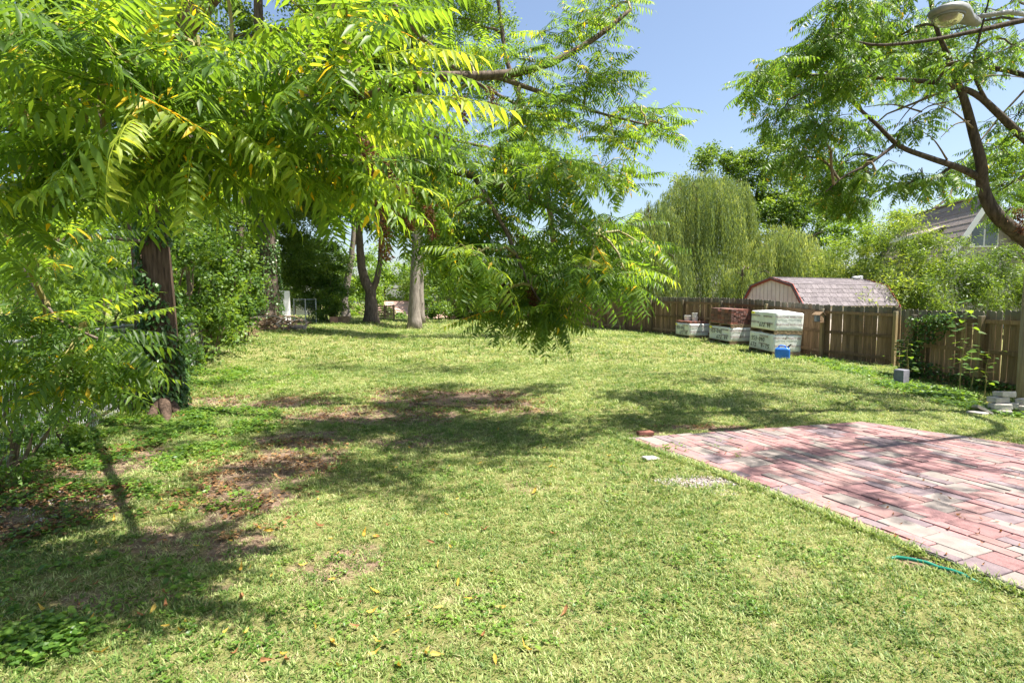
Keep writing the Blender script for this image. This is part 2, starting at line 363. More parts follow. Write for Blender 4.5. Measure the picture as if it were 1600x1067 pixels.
for (u, v, rx, ry, k) in [(700, 622, 1.6, 1.3, .85), (590, 648, 1.5, .8, .8), (480, 690, .8, .9, .9), (425, 735, .55, .8, 1), (365, 790, .5, .6, .9), (300, 850, .6, .5, .7), (640, 690, 1.2, .5, .6),
                          (450, 628, 1.0, .8, .8), (330, 625, 1.0, .8, .7), (820, 640, .8, .6, .6), (230, 935, .5, .35, .6), (1120, 669, .9, .16, 1), (1010, 676, .35, .2, .9), (1105, 752, .42, .22, 1.0), (1440, 880, .35, .12, .9),
                          (540, 885, .35, .35, .55), (30, 800, .9, .8, 1), (110, 730, .8, .9, .8), (830, 760, .3, .3, .4), (590, 545, 1.2, .6, .4), (940, 585, .6, .5, .35), (1220, 900, .3, .2, .35), (720, 930, .4, .25, .35), (900, 980, .35, .2, .3)]:
    q = GH(u, v); BARE.append((q.x, q.y, rx, ry, k))
def bare(x, y):
    b = np.zeros(np.shape(x)); n = fbm(x, y, 1.7, 3)
    for (cx, cy_, rx, ry, k) in BARE:
        d = np.hypot((x - cx) / rx, (y - cy_) / ry) + (n - .5) * 1.5 + (fbm(x, y, 7, 13) - .5) * .8
        b = np.maximum(b, k * (1 - sst(.55, 1.15, d)))
    return b
def grade(a, b, step, far, g=1.22):
    c = list(np.arange(a, b, step)); s = step; hi = c[-1]; lo = c[0]
    up = []; dn = []
    while hi < far[1]: s *= g; hi += s; up.append(hi)
    s = step
    while lo > far[0]: s *= g; lo -= s; dn.append(lo)
    return np.array(dn[::-1] + c + up)
gx = grade(-9, 11, .13, (-500, 500)); gy = grade(2, 22, .13, (-60, 900))
GX, GY = np.meshgrid(gx, gy); GZv = gz(GX, GY); Bv = bare(GX, GY)
GZv = GZv - .05 * in_poly(GX, GY, PATIO2) + .012 * (fbm(GX, GY, 3.0, 8) - .5) * (np.hypot(GX, GY) < 30) - .015 * Bv
nx, ny = len(gx), len(gy)
me = bpy.data.meshes.new('lawn'); me.vertices.add(nx * ny)
me.vertices.foreach_set('co', np.stack([GX, GY, GZv], -1).astype(np.float32).ravel())
ii = (np.arange(ny - 1)[:, None] * nx + np.arange(nx - 1)[None, :]).ravel()
L = np.stack([ii, ii + 1, ii + nx + 1, ii + nx], -1).ravel()
me.loops.add(len(L)); me.loops.foreach_set('vertex_index', L.astype(np.int32))
me.polygons.add(len(ii)); me.polygons.foreach_set('loop_start', (np.arange(len(ii)) * 4).astype(np.int32))
at = me.attributes.new('bare', 'FLOAT', 'POINT'); at.data.foreach_set('value', Bv.astype(np.float32).ravel())
me.update(calc_edges=True); me.polygons.foreach_set('use_smooth', [True] * len(ii))
m, nt, o = nodes('lawn_soil'); lk = nt.links.new
ge = N(nt, 'ShaderNodeNewGeometry')
n1 = N(nt, 'ShaderNodeTexNoise'); n1.inputs['Scale'].default_value = .8; n1.inputs['Detail'].default_value = 8; lk(ge.outputs['Position'], n1.inputs['Vector'])
n2 = N(nt, 'ShaderNodeTexNoise'); n2.inputs['Scale'].default_value = 22; n2.inputs['Detail'].default_value = 8; n2.inputs['Roughness'].default_value = .7; lk(ge.outputs['Position'], n2.inputs['Vector'])
n3 = N(nt, 'ShaderNodeTexNoise'); n3.inputs['Scale'].default_value = 6; n3.inputs['Detail'].default_value = 8; lk(ge.outputs['Position'], n3.inputs['Vector'])
tf = ramp(nt, [(.3, (.07, .06, .03)), (.5, (.16, .15, .06)), (.72, (.33, .29, .14))]); lk(n2.outputs[0], tf.inputs[0])
tf2 = ramp(nt, [(.35, (.13, .15, .04)), (.7, (.27, .27, .10))]); lk(n1.outputs[0], tf2.inputs[0])
tm = N(nt, 'ShaderNodeMix', data_type='RGBA'); tm.inputs['Factor'].default_value = .5; lk(tf.outputs[0], tm.inputs['A']); lk(tf2.outputs[0], tm.inputs['B'])
sl_ = ramp(nt, [(.28, (.09, .058, .04)), (.5, (.19, .128, .09)), (.75, (.34, .26, .19))]); lk(n2.outputs[0], sl_.inputs[0])
ab = N(nt, 'ShaderNodeAttribute'); ab.attribute_name = 'bare'
aa = N(nt, 'ShaderNodeMath', operation='MULTIPLY_ADD'); aa.inputs[1].default_value = .8; lk(n3.outputs[0], aa.inputs[0]); lk(ab.outputs['Fac'], aa.inputs[2])
fr = ramp(nt, [(.7, (0, 0, 0)), (1.0, (1, 1, 1))]); lk(aa.outputs[0], fr.inputs[0])
mx = N(nt, 'ShaderNodeMix', data_type='RGBA'); lk(fr.outputs[0], mx.inputs['Factor']); lk(tm.outputs['Result'], mx.inputs['A']); lk(sl_.outputs[0], mx.inputs['B'])
b = N(nt, 'ShaderNodeBsdfPrincipled'); b.inputs['Roughness'].default_value = .95; b.inputs['Specular IOR Level'].default_value = .1; lk(mx.outputs['Result'], b.inputs['Base Color'])
bp = N(nt, 'ShaderNodeBump'); bp.inputs['Strength'].default_value = .9; bp.inputs['Distance'].default_value = .03; lk(n2.outputs[0], bp.inputs['Height']); lk(bp.outputs[0], b.inputs['Normal']); lk(b.outputs[0], o.inputs[0])
me.materials.append(m)
lawn = obj('lawn', me); tag(lawn, 'wide mown lawn with worn soil patches under the trees', None, kind='structure')

# ------------------------------------------------------------------ grass and ground cover (instanced clumps)
def blade(mb, tl, base, az, L, wd, lean, rise):
    d = Vector((math.cos(az), math.sin(az), 0)); s = Vector((-d.y, d.x, 0)); b0 = Vector(base)
    p1 = b0 + d * L * .35 * lean + Vector((0, 0, L * .5 * rise)); p2 = b0 + d * L * .95 * lean + Vector((0, 0, L * .8 * rise))
    mb.add([b0 - s * wd * .5, b0 + s * wd * .5, p1 + s * wd * .45, p1 - s * wd * .45, p2], [(0, 1, 2, 3), (3, 2, 4)])
    t = random.random() * .5; tl += [t] * 5
def clump(name, n, rad, Lr, wr, m, leanr=(.5, 1.1), riser=(.35, .95)):
    mb = MB(); tl = []
    for i in range(n):
        a = random.random() * 6.283; r = rad * math.sqrt(random.random()); a2 = a + random.uniform(-1.2, 1.2)
        blade(mb, tl, (r * math.cos(a), r * math.sin(a), -.004), a2, random.uniform(*Lr), random.uniform(*wr), random.uniform(*leanr), random.uniform(*riser))
    me = mb.mesh(name, m); at = me.attributes.new('tint', 'FLOAT', 'POINT'); at.data.foreach_set('value', tl)
    return bpy.data.objects.new(name, me)
def round_leaf(mb, tl, base, az, h, r, tilt):
    c = Vector(base) + Vector((math.cos(az) * h * .5, math.sin(az) * h * .5, h)); d = Vector((math.cos(az), math.sin(az), -tilt)).normalized(); s = Vector((-math.sin(az), math.cos(az), 0))
    pts = [c - d * r * .8, c - d * r * .55 + s * r * .8, c + d * r * .35 + s * r * .62, c + d * r * 1.15, c + d * r * .35 - s * r * .62, c - d * r * .55 - s * r * .8, c - Vector((0, 0, r * .15))]
    mb.add(pts, [(6, 0, 1), (6, 1, 2), (6, 2, 3), (6, 3, 4), (6, 4, 5), (6, 5, 0)]); tl += [random.random() * .5] * 7
def cover_clump(name, n, rad, hr, rr, m):
    mb = MB(); tl = []
    for i in range(n):
        a = random.random() * 6.283; r = rad * math.sqrt(random.random())
        round_leaf(mb, tl, (r * math.cos(a), r * math.sin(a), 0), random.random() * 6.283, random.uniform(*hr), random.uniform(*rr), random.uniform(-.1, .7))
    me = mb.mesh(name, m); at = me.attributes.new('tint', 'FLOAT', 'POINT'); at.data.foreach_set('value', tl)
    return bpy.data.objects.new(name, me)
def gn_scatter(name, pts, rot, scl, idx, coll, label, cat):
    me = bpy.data.meshes.new(name); n = len(pts); me.vertices.add(n); me.vertices.foreach_set('co', np.asarray(pts, np.float32).ravel())
    a = me.attributes.new('rot', 'FLOAT_VECTOR', 'POINT'); a.data.foreach_set('vector', np.asarray(rot, np.float32).ravel())
    a = me.attributes.new('scl', 'FLOAT', 'POINT'); a.data.foreach_set('value', np.asarray(scl, np.float32))
    a = me.attributes.new('pick', 'INT', 'POINT'); a.data.foreach_set('value', np.asarray(idx, np.int32))
    me.update(); ob = obj(name, me); tag(ob, label, cat, kind='stuff')
    ng = bpy.data.node_groups.new(name + '_scatter', 'GeometryNodeTree')
    ng.interface.new_socket('Geometry', in_out='INPUT', socket_type='NodeSocketGeometry'); ng.interface.new_socket('Geometry', in_out='OUTPUT', socket_type='NodeSocketGeometry')
    gi = ng.nodes.new('NodeGroupInput'); go = ng.nodes.new('NodeGroupOutput'); lk = ng.links.new
    ci = ng.nodes.new('GeometryNodeCollectionInfo'); ci.inputs['Collection'].default_value = coll; ci.inputs['Separate Children'].default_value = True; ci.inputs['Reset Children'].default_value = True
    ip = ng.nodes.new('GeometryNodeInstanceOnPoints'); ip.inputs['Pick Instance'].default_value = True
    def na(nm, t):
        q = ng.nodes.new('GeometryNodeInputNamedAttribute'); q.data_type = t; q.inputs['Name'].default_value = nm; return q.outputs[0]
    er = ng.nodes.new('FunctionNodeEulerToRotation')
    lk(gi.outputs[0], ip.inputs['Points']); lk(ci.outputs[0], ip.inputs['Instance']); lk(na('rot', 'FLOAT_VECTOR'), er.inputs[0]); lk(er.outputs[0], ip.inputs['Rotation'])
    lk(na('scl', 'FLOAT'), ip.inputs['Scale']); lk(na('pick', 'INT'), ip.inputs['Instance Index']); lk(ip.outputs[0], go.inputs[0])
    md = ob.modifiers.new('scatter', 'NODES'); md.node_group = ng
    return ob
gc = bpy.data.collections.new('grass_clumps')
for i in range(5): gc.objects.link(clump('grass_clump_a%d' % i, 13, .05, (.03, .065), (.006, .0115), M['grass_blade']))
for i in range(2): gc.objects.link(clump('grass_clump_b%d' % i, 9, .04, (.05, .09), (.004, .007), M['grass_blade'], (.3, .8), (.5, .9)))
for i in range(2): gc.objects.link(clump('grass_clump_c%d' % i, 12, .05, (.03, .08), (.003, .006), M['grass_straw'], (.8, 1.2), (.05, .4)))
XY = []; SCL = []
for (d0, d1, rho, s) in [(2.3, 5, 1500, .72), (5, 9, 800, .88), (9, 16, 300, 1.3), (16, 30, 55, 2.4), (30, 50, 14, 3.6)]:
    wid = lambda d: 1.84 * d + 2.0
    nn = int(rho * (wid(d0) + wid(d1)) / 2 * (d1 - d0))
    d = d0 + (d1 - d0) * RNG.random(nn * 2); keep = RNG.random(nn * 2) < wid(d) / wid(d1); d = d[keep][:nn]
    x = (RNG.random(len(d)) - .5) * wid(d)
    XY.append(np.stack([x, d], -1)); SCL.append(s * (.65 + .6 * RNG.random(len(d))))
XY = np.concatenate(XY); SCL = np.concatenate(SCL)
_n = 1700; _t = RNG.random(_n); _a, _b = PATIO[4], PATIO[0]; _d = Vector((_b.x - _a.x, _b.y - _a.y)).normalized(); _o = -.015 - .05 * RNG.random(_n)
_e = np.stack([_a.x + (_b.x - _a.x) * _t - abs(_d.y) * np.abs(_o), _a.y + (_b.y - _a.y) * _t - abs(_d.x) * np.abs(_o)], -1); _e = _e[fbm(_e[:, 0], _e[:, 1], 2.2, 41) > .36]
XY = np.concatenate([XY, _e]); SCL = np.concatenate([SCL, .8 + .5 * RNG.random(len(_e))])
bb = bare(XY[:, 0], XY[:, 1]); fn = fbm(XY[:, 0], XY[:, 1], .9, 5)
dens = (1 - .84 * np.clip(bb * 1.15, 0, 1)) * (.6 + .8 * fn)
tuft = (fbm(XY[:, 0], XY[:, 1], 5, 11) > .62) * .25
keep = (RNG.random(len(XY)) < dens + tuft * (bb > .2)) & ~in_poly(XY[:, 0], XY[:, 1], PATIO2)
keep &= (XY[:, 0] < 9.9 + .95 * sst(14, 16, XY[:, 1]) - .39 * np.maximum(XY[:, 1] - 16, 0))
XY = XY[keep]; SCL = SCL[keep]; bb = bb[keep]
straw = RNG.random(len(XY)) < (.17 + .4 * bb + .22 * (fbm(XY[:, 0], XY[:, 1], .7, 21) > .58))
idx = np.where(straw, RNG.integers(7, 9, len(XY)), np.where(RNG.random(len(XY)) < .86, RNG.integers(0, 5, len(XY)), RNG.integers(5, 7, len(XY))))
pts = np.stack([XY[:, 0], XY[:, 1], gz(XY[:, 0], XY[:, 1]) - .004], -1)
rot = np.stack([RNG.normal(0, .12, len(XY)), RNG.normal(0, .12, len(XY)), RNG.random(len(XY)) * 6.283], -1)
gn_scatter('grass', pts, rot, SCL, idx, gc, 'short patchy green and straw coloured lawn grass', 'grass')

cc = bpy.data.collections.new('cover_clumps')
for i in range(4): cc.objects.link(cover_clump('cover_clump_%d' % i, 11, .08, (.012, .055), (.011, .024), M['cover_leaf']))
def patch_points(lst):
    out = []; sc_ = []
    for (u, v, rx, ry, n, s) in lst:
        q = GH(u, v); a = RNG.random(n) * 6.283; r = np.sqrt(RNG.random(n)); x = q.x + rx * r * np.cos(a); y = q.y + ry * r * np.sin(a)
        k = fbm(x, y, 2.3, 31) > .42
        out.append(np.stack([x[k], y[k]], -1)); sc_.append(s * (.6 + .7 * RNG.random(k.sum())))
    return np.concatenate(out), np.concatenate(sc_)
XY, SCL = patch_points([(200, 700, 1.3, 1.6, 900, 1), (300, 690, .9, 1.2, 520, 1), (130, 760, .8, .8, 260, 1), (340, 655, .9, 1.0, 420, 1.1), (60, 1010, .22, .16, 70, 1.1), (120, 930, .7, .5, 60, .9), (250, 800, .8, .6, 150, .9), (60, 870, .6, .5, 60, .9),
                        (70, 700, .8, .8, 500, 1.3), (250, 655, .7, .7, 380, 1.2), (320, 590, .8, 1.6, 420, 1.5), (400, 600, 1.5, 2.0, 260, 1.2), (1440, 610, .7, 1.2, 420, 1.6), (1500, 632, .5, 1.3, 380, 1.5), (1340, 582, .5, 1.4, 300, 1.5), (1280, 565, .4, 1.0, 150, 1.5), (800, 850, 2.4, 1.3, 420, .55), (1150, 900, 1.2, .6, 160, .5), (500, 1000, 1.2, .4, 160, .55), (800, 680, 3.0, 2.2, 420, .7)])
pts = np.stack([XY[:, 0], XY[:, 1], gz(XY[:, 0], XY[:, 1])], -1)
gn_scatter('ground_cover', pts, np.stack([RNG.normal(0, .15, len(XY)), RNG.normal(0, .15, len(XY)), RNG.random(len(XY)) * 6.283], -1), SCL, RNG.integers(0, 4, len(XY)), cc, 'low broadleaf weeds creeping over the shaded lawn edge', 'weeds')
lc = bpy.data.collections.new('litter_clumps')
for i in range(3): lc.objects.link(cover_clump('litter_clump_%d' % i, 10, .10, (.003, .02), (.012, .026), M['litter']))
XY, SCL = patch_points([(30, 800, .9, .9, 420, 1), (110, 720, .9, 1.1, 380, 1), (430, 720, .8, 1.0, 240, .8), (640, 630, 2.6, 1.6, 650, .8), (340, 800, .8, .7, 160, .8), (250, 650, .9, .7, 160, 1), (200, 700, 1.2, 1.5, 150, .9), (330, 620, 1.0, 1.2, 120, 1), (440, 655, 1.2, .9, 90, .8), (1450, 615, .6, 1.6, 100, 1.2), (1110, 668, .9, .15, 40, .7), (1445, 880, .3, .1, 14, .6)])
pts = np.stack([XY[:, 0], XY[:, 1], gz(XY[:, 0], XY[:, 1]) + .004], -1)
gn_scatter('leaf_litter', pts, np.stack([RNG.normal(0, .1, len(XY)), RNG.normal(0, .1, len(XY)), RNG.random(len(XY)) * 6.283], -1), SCL, RNG.integers(0, 3, len(XY)), lc, 'dry brown leaf litter on the bare soil', 'litter')
# gravel by the patio edge
mbp = MB().box((0, 0, 0), (.016, .012, .009), ch=.003); gcol = bpy.data.collections.new('pebbles'); gcol.objects.link(bpy.data.objects.new('pebble_shape', mbp.mesh('pebble', M['gravel'])))
XY, SCL = patch_points([(1105, 752, .5, .2, 900, 1), (1150, 775, .3, .15, 300, 1), (30, 790, .6, .6, 700, 1.2)])
k = ~in_poly(XY[:, 0], XY[:, 1], PATIO2); XY = XY[k]; SCL = SCL[k]
pts = np.stack([XY[:, 0], XY[:, 1], gz(XY[:, 0], XY[:, 1]) - .006], -1)
gn_scatter('gravel', pts, RNG.random((len(XY), 3)) * 3, SCL * 1.2, np.zeros(len(XY)), gcol, 'pale gravel spilled beside the patio edging', 'gravel')

# ------------------------------------------------------------------ brick patio
zp = .024
patio = obj('patio', MB().prism([(p.x, p.y) for p in PATIO][::-1] if False else [(p.x, p.y) for p in PATIO], -.10, zp - .022).mesh('patio', M['sand_bed'])); tag(patio, 'angled patio of red, pink and tan pavers on the lawn', None, kind='structure')
def clip(poly, clipper):
    ar = sum(clipper[i][0] * clipper[(i + 1) % len(clipper)][1] - clipper[(i + 1) % len(clipper)][0] * clipper[i][1] for i in range(len(clipper)))
    sg = 1 if ar > 0 else -1
    for i in range(len(clipper)):
        a, b_ = clipper[i], clipper[(i + 1) % len(clipper)]; out = []
        side = lambda p: sg * ((b_[0] - a[0]) * (p[1] - a[1]) - (b_[1] - a[1]) * (p[0] - a[0]))
        for j in range(len(poly)):
            p, q = poly[j], poly[(j + 1) % len(poly)]; sp_, sq = side(p), side(q)
            if sp_ >= 0: out.append(p)
            if (sp_ >= 0) != (sq >= 0):
                t = sp_ / (sp_ - sq); out.append((p[0] + t * (q[0] - p[0]), p[1] + t * (q[1] - p[1])))
        poly = out
        if len(poly) < 3: return []
    return poly
def area(p): return .5 * sum(p[i][0] * p[(i + 1) % len(p)][1] - p[(i + 1) % len(p)][0] * p[i][1] for i in range(len(p)))
eL = Vector((pC.x - pA.x, pC.y - pA.y)).normalized(); eS = Vector((-eL.y, eL.x)); eS = eS if eS.x > 0 else -eS
U = .115
nl, ns = 90, 90; occ = np.zeros((nl, ns), bool); tiles = []
for i in range(nl):
    for j in range(ns):
        if occ[i, j]: continue
        opts = [(3, 2), (3, 2), (3, 1), (3, 1), (2, 2), (2, 1), (2, 2)]; random.shuffle(opts); opts += [(1, 2), (2, 1), (1, 1)]
        for (a, b_) in opts:
            if i + a <= nl and j + b_ <= ns and not occ[i:i + a, j:j + b_].any():
                occ[i:i + a, j:j + b_] = True; tiles.append((i, j, a, b_)); break
pav = []
for (i, j, a, b_) in tiles:
    g = .0045
    def W(s, t): return (pA.x + eL.x * s + eS.x * t, pA.y + eL.y * s + eS.y * t)
    s0, s1, t0, t1 = i * U + g - .6, (i + a) * U - g - .6, j * U + g - .6, (j + b_) * U - g - .6
    poly = clip([W(s0, t0), W(s1, t0), W(s1, t1), W(s0, t1)], PATIO2)
    if len(poly) >= 3 and abs(area(poly)) > .0012: 
        if area(poly) < 0: poly = poly[::-1]
        pav.append(poly)
def paver_geo(poly):
    c = Vector((sum(p[0] for p in poly) / len(poly), sum(p[1] for p in poly) / len(poly)))
    n = len(poly); tx, ty, dz = random.gauss(0, .010), random.gauss(0, .010), random.gauss(0, .0028)
    zt = lambda x, y, base: base + dz + tx * (x - c.x) + ty * (y - c.y)
    vs = [(p[0], p[1], zp - .05) for p in poly] + [(p[0], p[1], zt(p[0], p[1], zp - .005)) for p in poly]
    for p in poly:
        d = Vector((c.x - p[0], c.y - p[1])); d = d.normalized() * .005 if d.length > .012 else d * .3
        vs.append((p[0] + d.x, p[1] + d.y, zt(p[0], p[1], zp)))
    fs = [(i, (i + 1) % n, (i + 1) % n + n, i + n) for i in range(n)] + [(i + n, (i + 1) % n + n, (i + 1) % n + 2 * n, i + 2 * n) for i in range(n)] + [tuple(range(2 * n, 3 * n))]
    return vs, fs
pkinds = ['paver_red', 'paver_pink', 'paver_tan', 'paver_mauve']
def seen_px(poly):
    u, v = px((poly[0][0], poly[0][1], zp)) if poly[0][1] > 1 else (9999, 9999)
    c = (sum(p[0] for p in poly) / len(poly), sum(p[1] for p in poly) / len(poly))
    if c[1] < 1.5: return 0
    u, v = px((c[0], c[1], zp)); 
    return abs(area(poly)) / c[1] ** 2 if -20 < u < 1630 and 600 < v < 1075 else 0
pav.sort(key=seen_px, reverse=True); rest = {k_: MB() for k_ in pkinds}
for i, poly in enumerate(pav):
    k_ = random.choices(pkinds, [.34, .28, .22, .16])[0]; vs, fs = paver_geo(poly)
    if i < 300:
        c = Vector((sum(p[0] for p in poly) / len(poly), sum(p[1] for p in poly) / len(poly), zp))
        MB().add([Vector(v) - c for v in vs], fs).build('paver', M[k_], patio).location = c
    else: rest[k_].add(vs, fs)
allr = MB(); mi = []
for n_, k_ in enumerate(pkinds): allr.add(rest[k_].v, rest[k_].f); mi += [n_] * len(rest[k_].f)
rm = allr.mesh('paving')
for k_ in pkinds: rm.materials.append(M[k_])
rm.polygons.foreach_set('material_index', mi); ro = obj('paving', rm, patio); ro['kind'] = 'stuff'
ed = MB()
for (a, b_) in ((PATIO[4], PATIO[0]),):
    d = Vector((b_.x - a.x, b_.y - a.y, 0)).normalized(); n_ = Vector((d.y, -d.x, 0)); n_ = n_ if n_.x < 0 else -n_
    L_ = Vector((b_.x - a.x, b_.y - a.y, 0)).length; ang = math.atan2(d.y, d.x)
    ed.box((a.x + d.x * L_ / 2 + n_.x * .012, a.y + d.y * L_ / 2 + n_.y * .012, zp - .04), (L_, .014, .075), Matrix.Rotation(ang, 3, 'Z'))
ed.build('edging', M['edging'], patio)

# ------------------------------------------------------------------ wooden fences
def picket_mesh(wd, h, v):
    mb = MB(); x = wd / 2; c = .028
    poly = [(-x, 0), (x, 0), (x, h - c), (x - c, h), (-x + c, h), (-x, h - c)]
    vs = [(p[0], -.008, p[1]) for p in poly] + [(p[0], .008, p[1]) for p in poly]; n = 6
    mb.add(vs, [tuple(range(n)), tuple(reversed(range(n, 2 * n)))] + [(i, i + n, (i + 1) % n + n, (i + 1) % n) for i in range(n)])
    return mb.mesh('picket', M['picket'])
PK = [picket_mesh(.136, 1.665, 0), picket_mesh(.139, 1.655, 1), picket_mesh(.132, 1.675, 2)]
def fence(name, label, a, b_, post_d, h=1.83, gapw=.0, top=None):
    a = Vector((*a, 0)); b_ = Vector((*b_, 0)); d = (b_ - a); L_ = d.length; d.normalize(); ang = math.atan2(d.y, d.x)
    nrm = Vector((d.y, -d.x, 0)); nrm = nrm if nrm.x < 0 else -nrm          # towards the yard
    t = thing(name, label, 'fence', G(a.x, a.y), ang)
    inv = Matrix.Rotation(-ang, 3, 'Z'); org = G(a.x, a.y)
    loc = lambda p: inv @ (Vector(p) - org)
    s = .07
    while s < L_:
        p = a + d * s; z = float(gz(p.x, p.y))
        o = obj('picket', random.choice(PK), t, loc((p.x, p.y, z - .0 + random.gauss(0, .004))))
        o.rotation_euler = (random.gauss(0, .006), random.gauss(0, .007), random.gauss(0, .012) + (math.pi if random.random() < .5 else 0)); s += .1398 + gapw + random.uniform(-.001, .002)
    for zz in (.2, .82, 1.44):
        k = 0
        for i in range(len(post_d) - 1):
            p = a + d * post_d[i]; q = a + d * post_d[i + 1]
            p1 = Vector((p.x, p.y, float(gz(p.x, p.y)) + zz)) + nrm * .03; p2 = Vector((q.x, q.y, float(gz(q.x, q.y)) + zz)) + nrm * .03
            dd = loc(p2) - loc(p1); ml = dd.length
            mb = MB().box((0, 0, 0), (ml - .004, .038, .085)); r = mb.build('rail', M['picket'], t); r.location = (loc(p1) + loc(p2)) / 2
            r.rotation_euler = Vector((1, 0, 0)).rotation_difference(dd).to_euler()
    for s in post_d:
        p = a + d * s + nrm * .097; mb = MB().box((0, 0, .72), (.09, .09, 1.7), ch=.006); o = mb.build('post', M['post'], t); o.location = loc((p.x, p.y, float(gz(p.x, p.y)) - .02))
        o.rotation_euler = (random.gauss(0, .008), random.gauss(0, .008), 0)
    return t
fB0 = Vector((10.88, 16.1)); fdir = (Vector((6.6, 27.1)) - Vector((10.0, 18.4))).normalized()
fB1 = fB0 + fdir * 24.0
post_s = [.1] + [(Vector((10.0, 18.4)) - fB0).length + 2.32 * k for k in range(10)]
fence('wooden_fence', 'brown dog-eared picket fence behind the wrapped pallets', fB0, fB1, post_s)
fA0 = Vector((9.95, 7.6)); fA1 = Vector((9.85, 14.5)); LA = (fA1 - fA0).length
fence('wooden_fence', 'gappy picket fence with creeper beside the stone block pile', fA0, fA1, [.05, 2.4, 4.4, LA - .55], gapw=.008)

# ------------------------------------------------------------------ foliage builders
def lanceolate(n_st=2):
    """one leaflet along +X, length 1, folded a little on the midrib, tip curving down"""
    st = [(.0, .0), (.22, .128), (.58, .105), (1.0, 0)]
    v = [(0, 0, 0)]; 
    for (x, hw) in st[1:3]:
        dz = -.16 * x * x
        v += [(x, hw, dz + .035), (x, 0, dz), (x, -hw, dz + .035)]
    v.append((1.0, 0, -.26))
    f = [(0, 2, 1), (0, 3, 2), (1, 2, 5, 4), (2, 3, 6, 5), (4, 5, 7), (5, 6, 7)]
    return np.array(v), f
LITE = (np.array([(0, 0, 0), (.36, .125, .0), (.4, 0, -.05), (.36, -.125, .0), (1, 0, -.24)]), [(0, 2, 1), (0, 3, 2), (1, 2, 4), (2, 3, 4)])
def frond(pairs, L, leaf, droop, lw=1.0, hang=.45, thin=.004, seed=0, lite=False):
    """pinnate leaf: rachis along +X with paired leaflets and one at the tip"""
    rr = random.Random(seed); lv, lf = LITE if lite else lanceolate(); V = []; F = []; T = []
    def rach(s): return Vector((L * s * (1 - .12 * droop * s), rr.uniform(-.002, .002), .10 * L * s - droop * L * .55 * s * s))
    for i in range(pairs + 1):
        s = .16 + .84 * i / pairs; p = rach(s); tg = (rach(min(1, s + .02)) - rach(s - .02)).normalized()
        env = (.72 + .45 * math.sin(math.pi * (.15 + .75 * i / pairs))) * leaf
        sides = (1, -1) if i < pairs else (0,)
        for sd in sides:
            if rr.random() < .05: continue
            a = R(rr.uniform(58, 76)) * sd if sd else R(rr.uniform(-10, 10))
            h = hang * rr.uniform(.55, 1.5) if sd else droop * .7
            side = Vector((0, 0, 1)).cross(tg).normalized()
            d = (tg * math.cos(a) + side * math.sin(a)); d = (d - Vector((0, 0, h))).normalized()
            upv = Vector((0, 0, 1)); yy = upv.cross(d).normalized(); zz = d.cross(yy); roll = rr.gauss(0, .25)
            yy, zz = yy * math.cos(roll) + zz * math.sin(roll), zz * math.cos(roll) - yy * math.sin(roll)
            l = env * rr.uniform(.86, 1.1); o = len(V); t = rr.gauss(0, .10) if rr.random() > .014 else .9
            for q in lv: V.append(p + d * q[0] * l + yy * q[1] * l * lw + zz * q[2] * l); T.append(t)
            F += [tuple(o + k for k in f) for f in lf]
    o = len(V); nseg = 3 if lite else 5
    for k in range(nseg + 1):
        p = rach(k / nseg); w_ = thin * (1.2 - k / nseg)
        V += [p + Vector((0, w_, 0)), p + Vector((0, -w_, 0)), p + Vector((0, 0, w_ * 1.5))]; T += [.15] * 3
    for k in range(nseg):
        for (a, b_) in ((0, 1), (1, 2), (2, 0)): F.append((o + 3 * k + a, o + 3 * k + b_, o + 3 * k + 3 + b_, o + 3 * k + 3 + a))
    return np.array([tuple(v) for v in V]), F, np.array(T)
def frame(d, roll=0.0):
    d = Vector(d).normalized(); u = Vector((0, 0, 1)); y = u.cross(d)
    y = y.normalized() if y.length > 1e-3 else Vector((0, 1, 0)); z = d.cross(y)
    if roll: y, z = y * math.cos(roll) + z * math.sin(roll), z * math.cos(roll) - y * math.sin(roll)
    return np.array([[d.x, y.x, z.x], [d.y, y.y, z.y], [d.z, y.z, z.z]])
def bez(a, b_, sag=0.0, n=6, wob=0.0):
    a, b_ = Vector(a), Vector(b_); L_ = (b_ - a).length; out = []
    for i in range(n + 1):
        t = i / n; p = a.lerp(b_, t) + Vector((0, 0, sag * 4 * t * (1 - t)))
        if 0 < i < n: p += Vector((random.gauss(0, wob), random.gauss(0, wob), random.gauss(0, wob))) * L_
        out.append(p)
    return out
def blob_pts(c, r, n):
    q = RNG.normal(size=(n, 3)); q /= np.linalg.norm(q, axis=1)[:, None]; q *= (RNG.random(n) ** (1 / 3))[:, None]
    return np.array(c)[None, :] + q * np.array(r)[None, :]
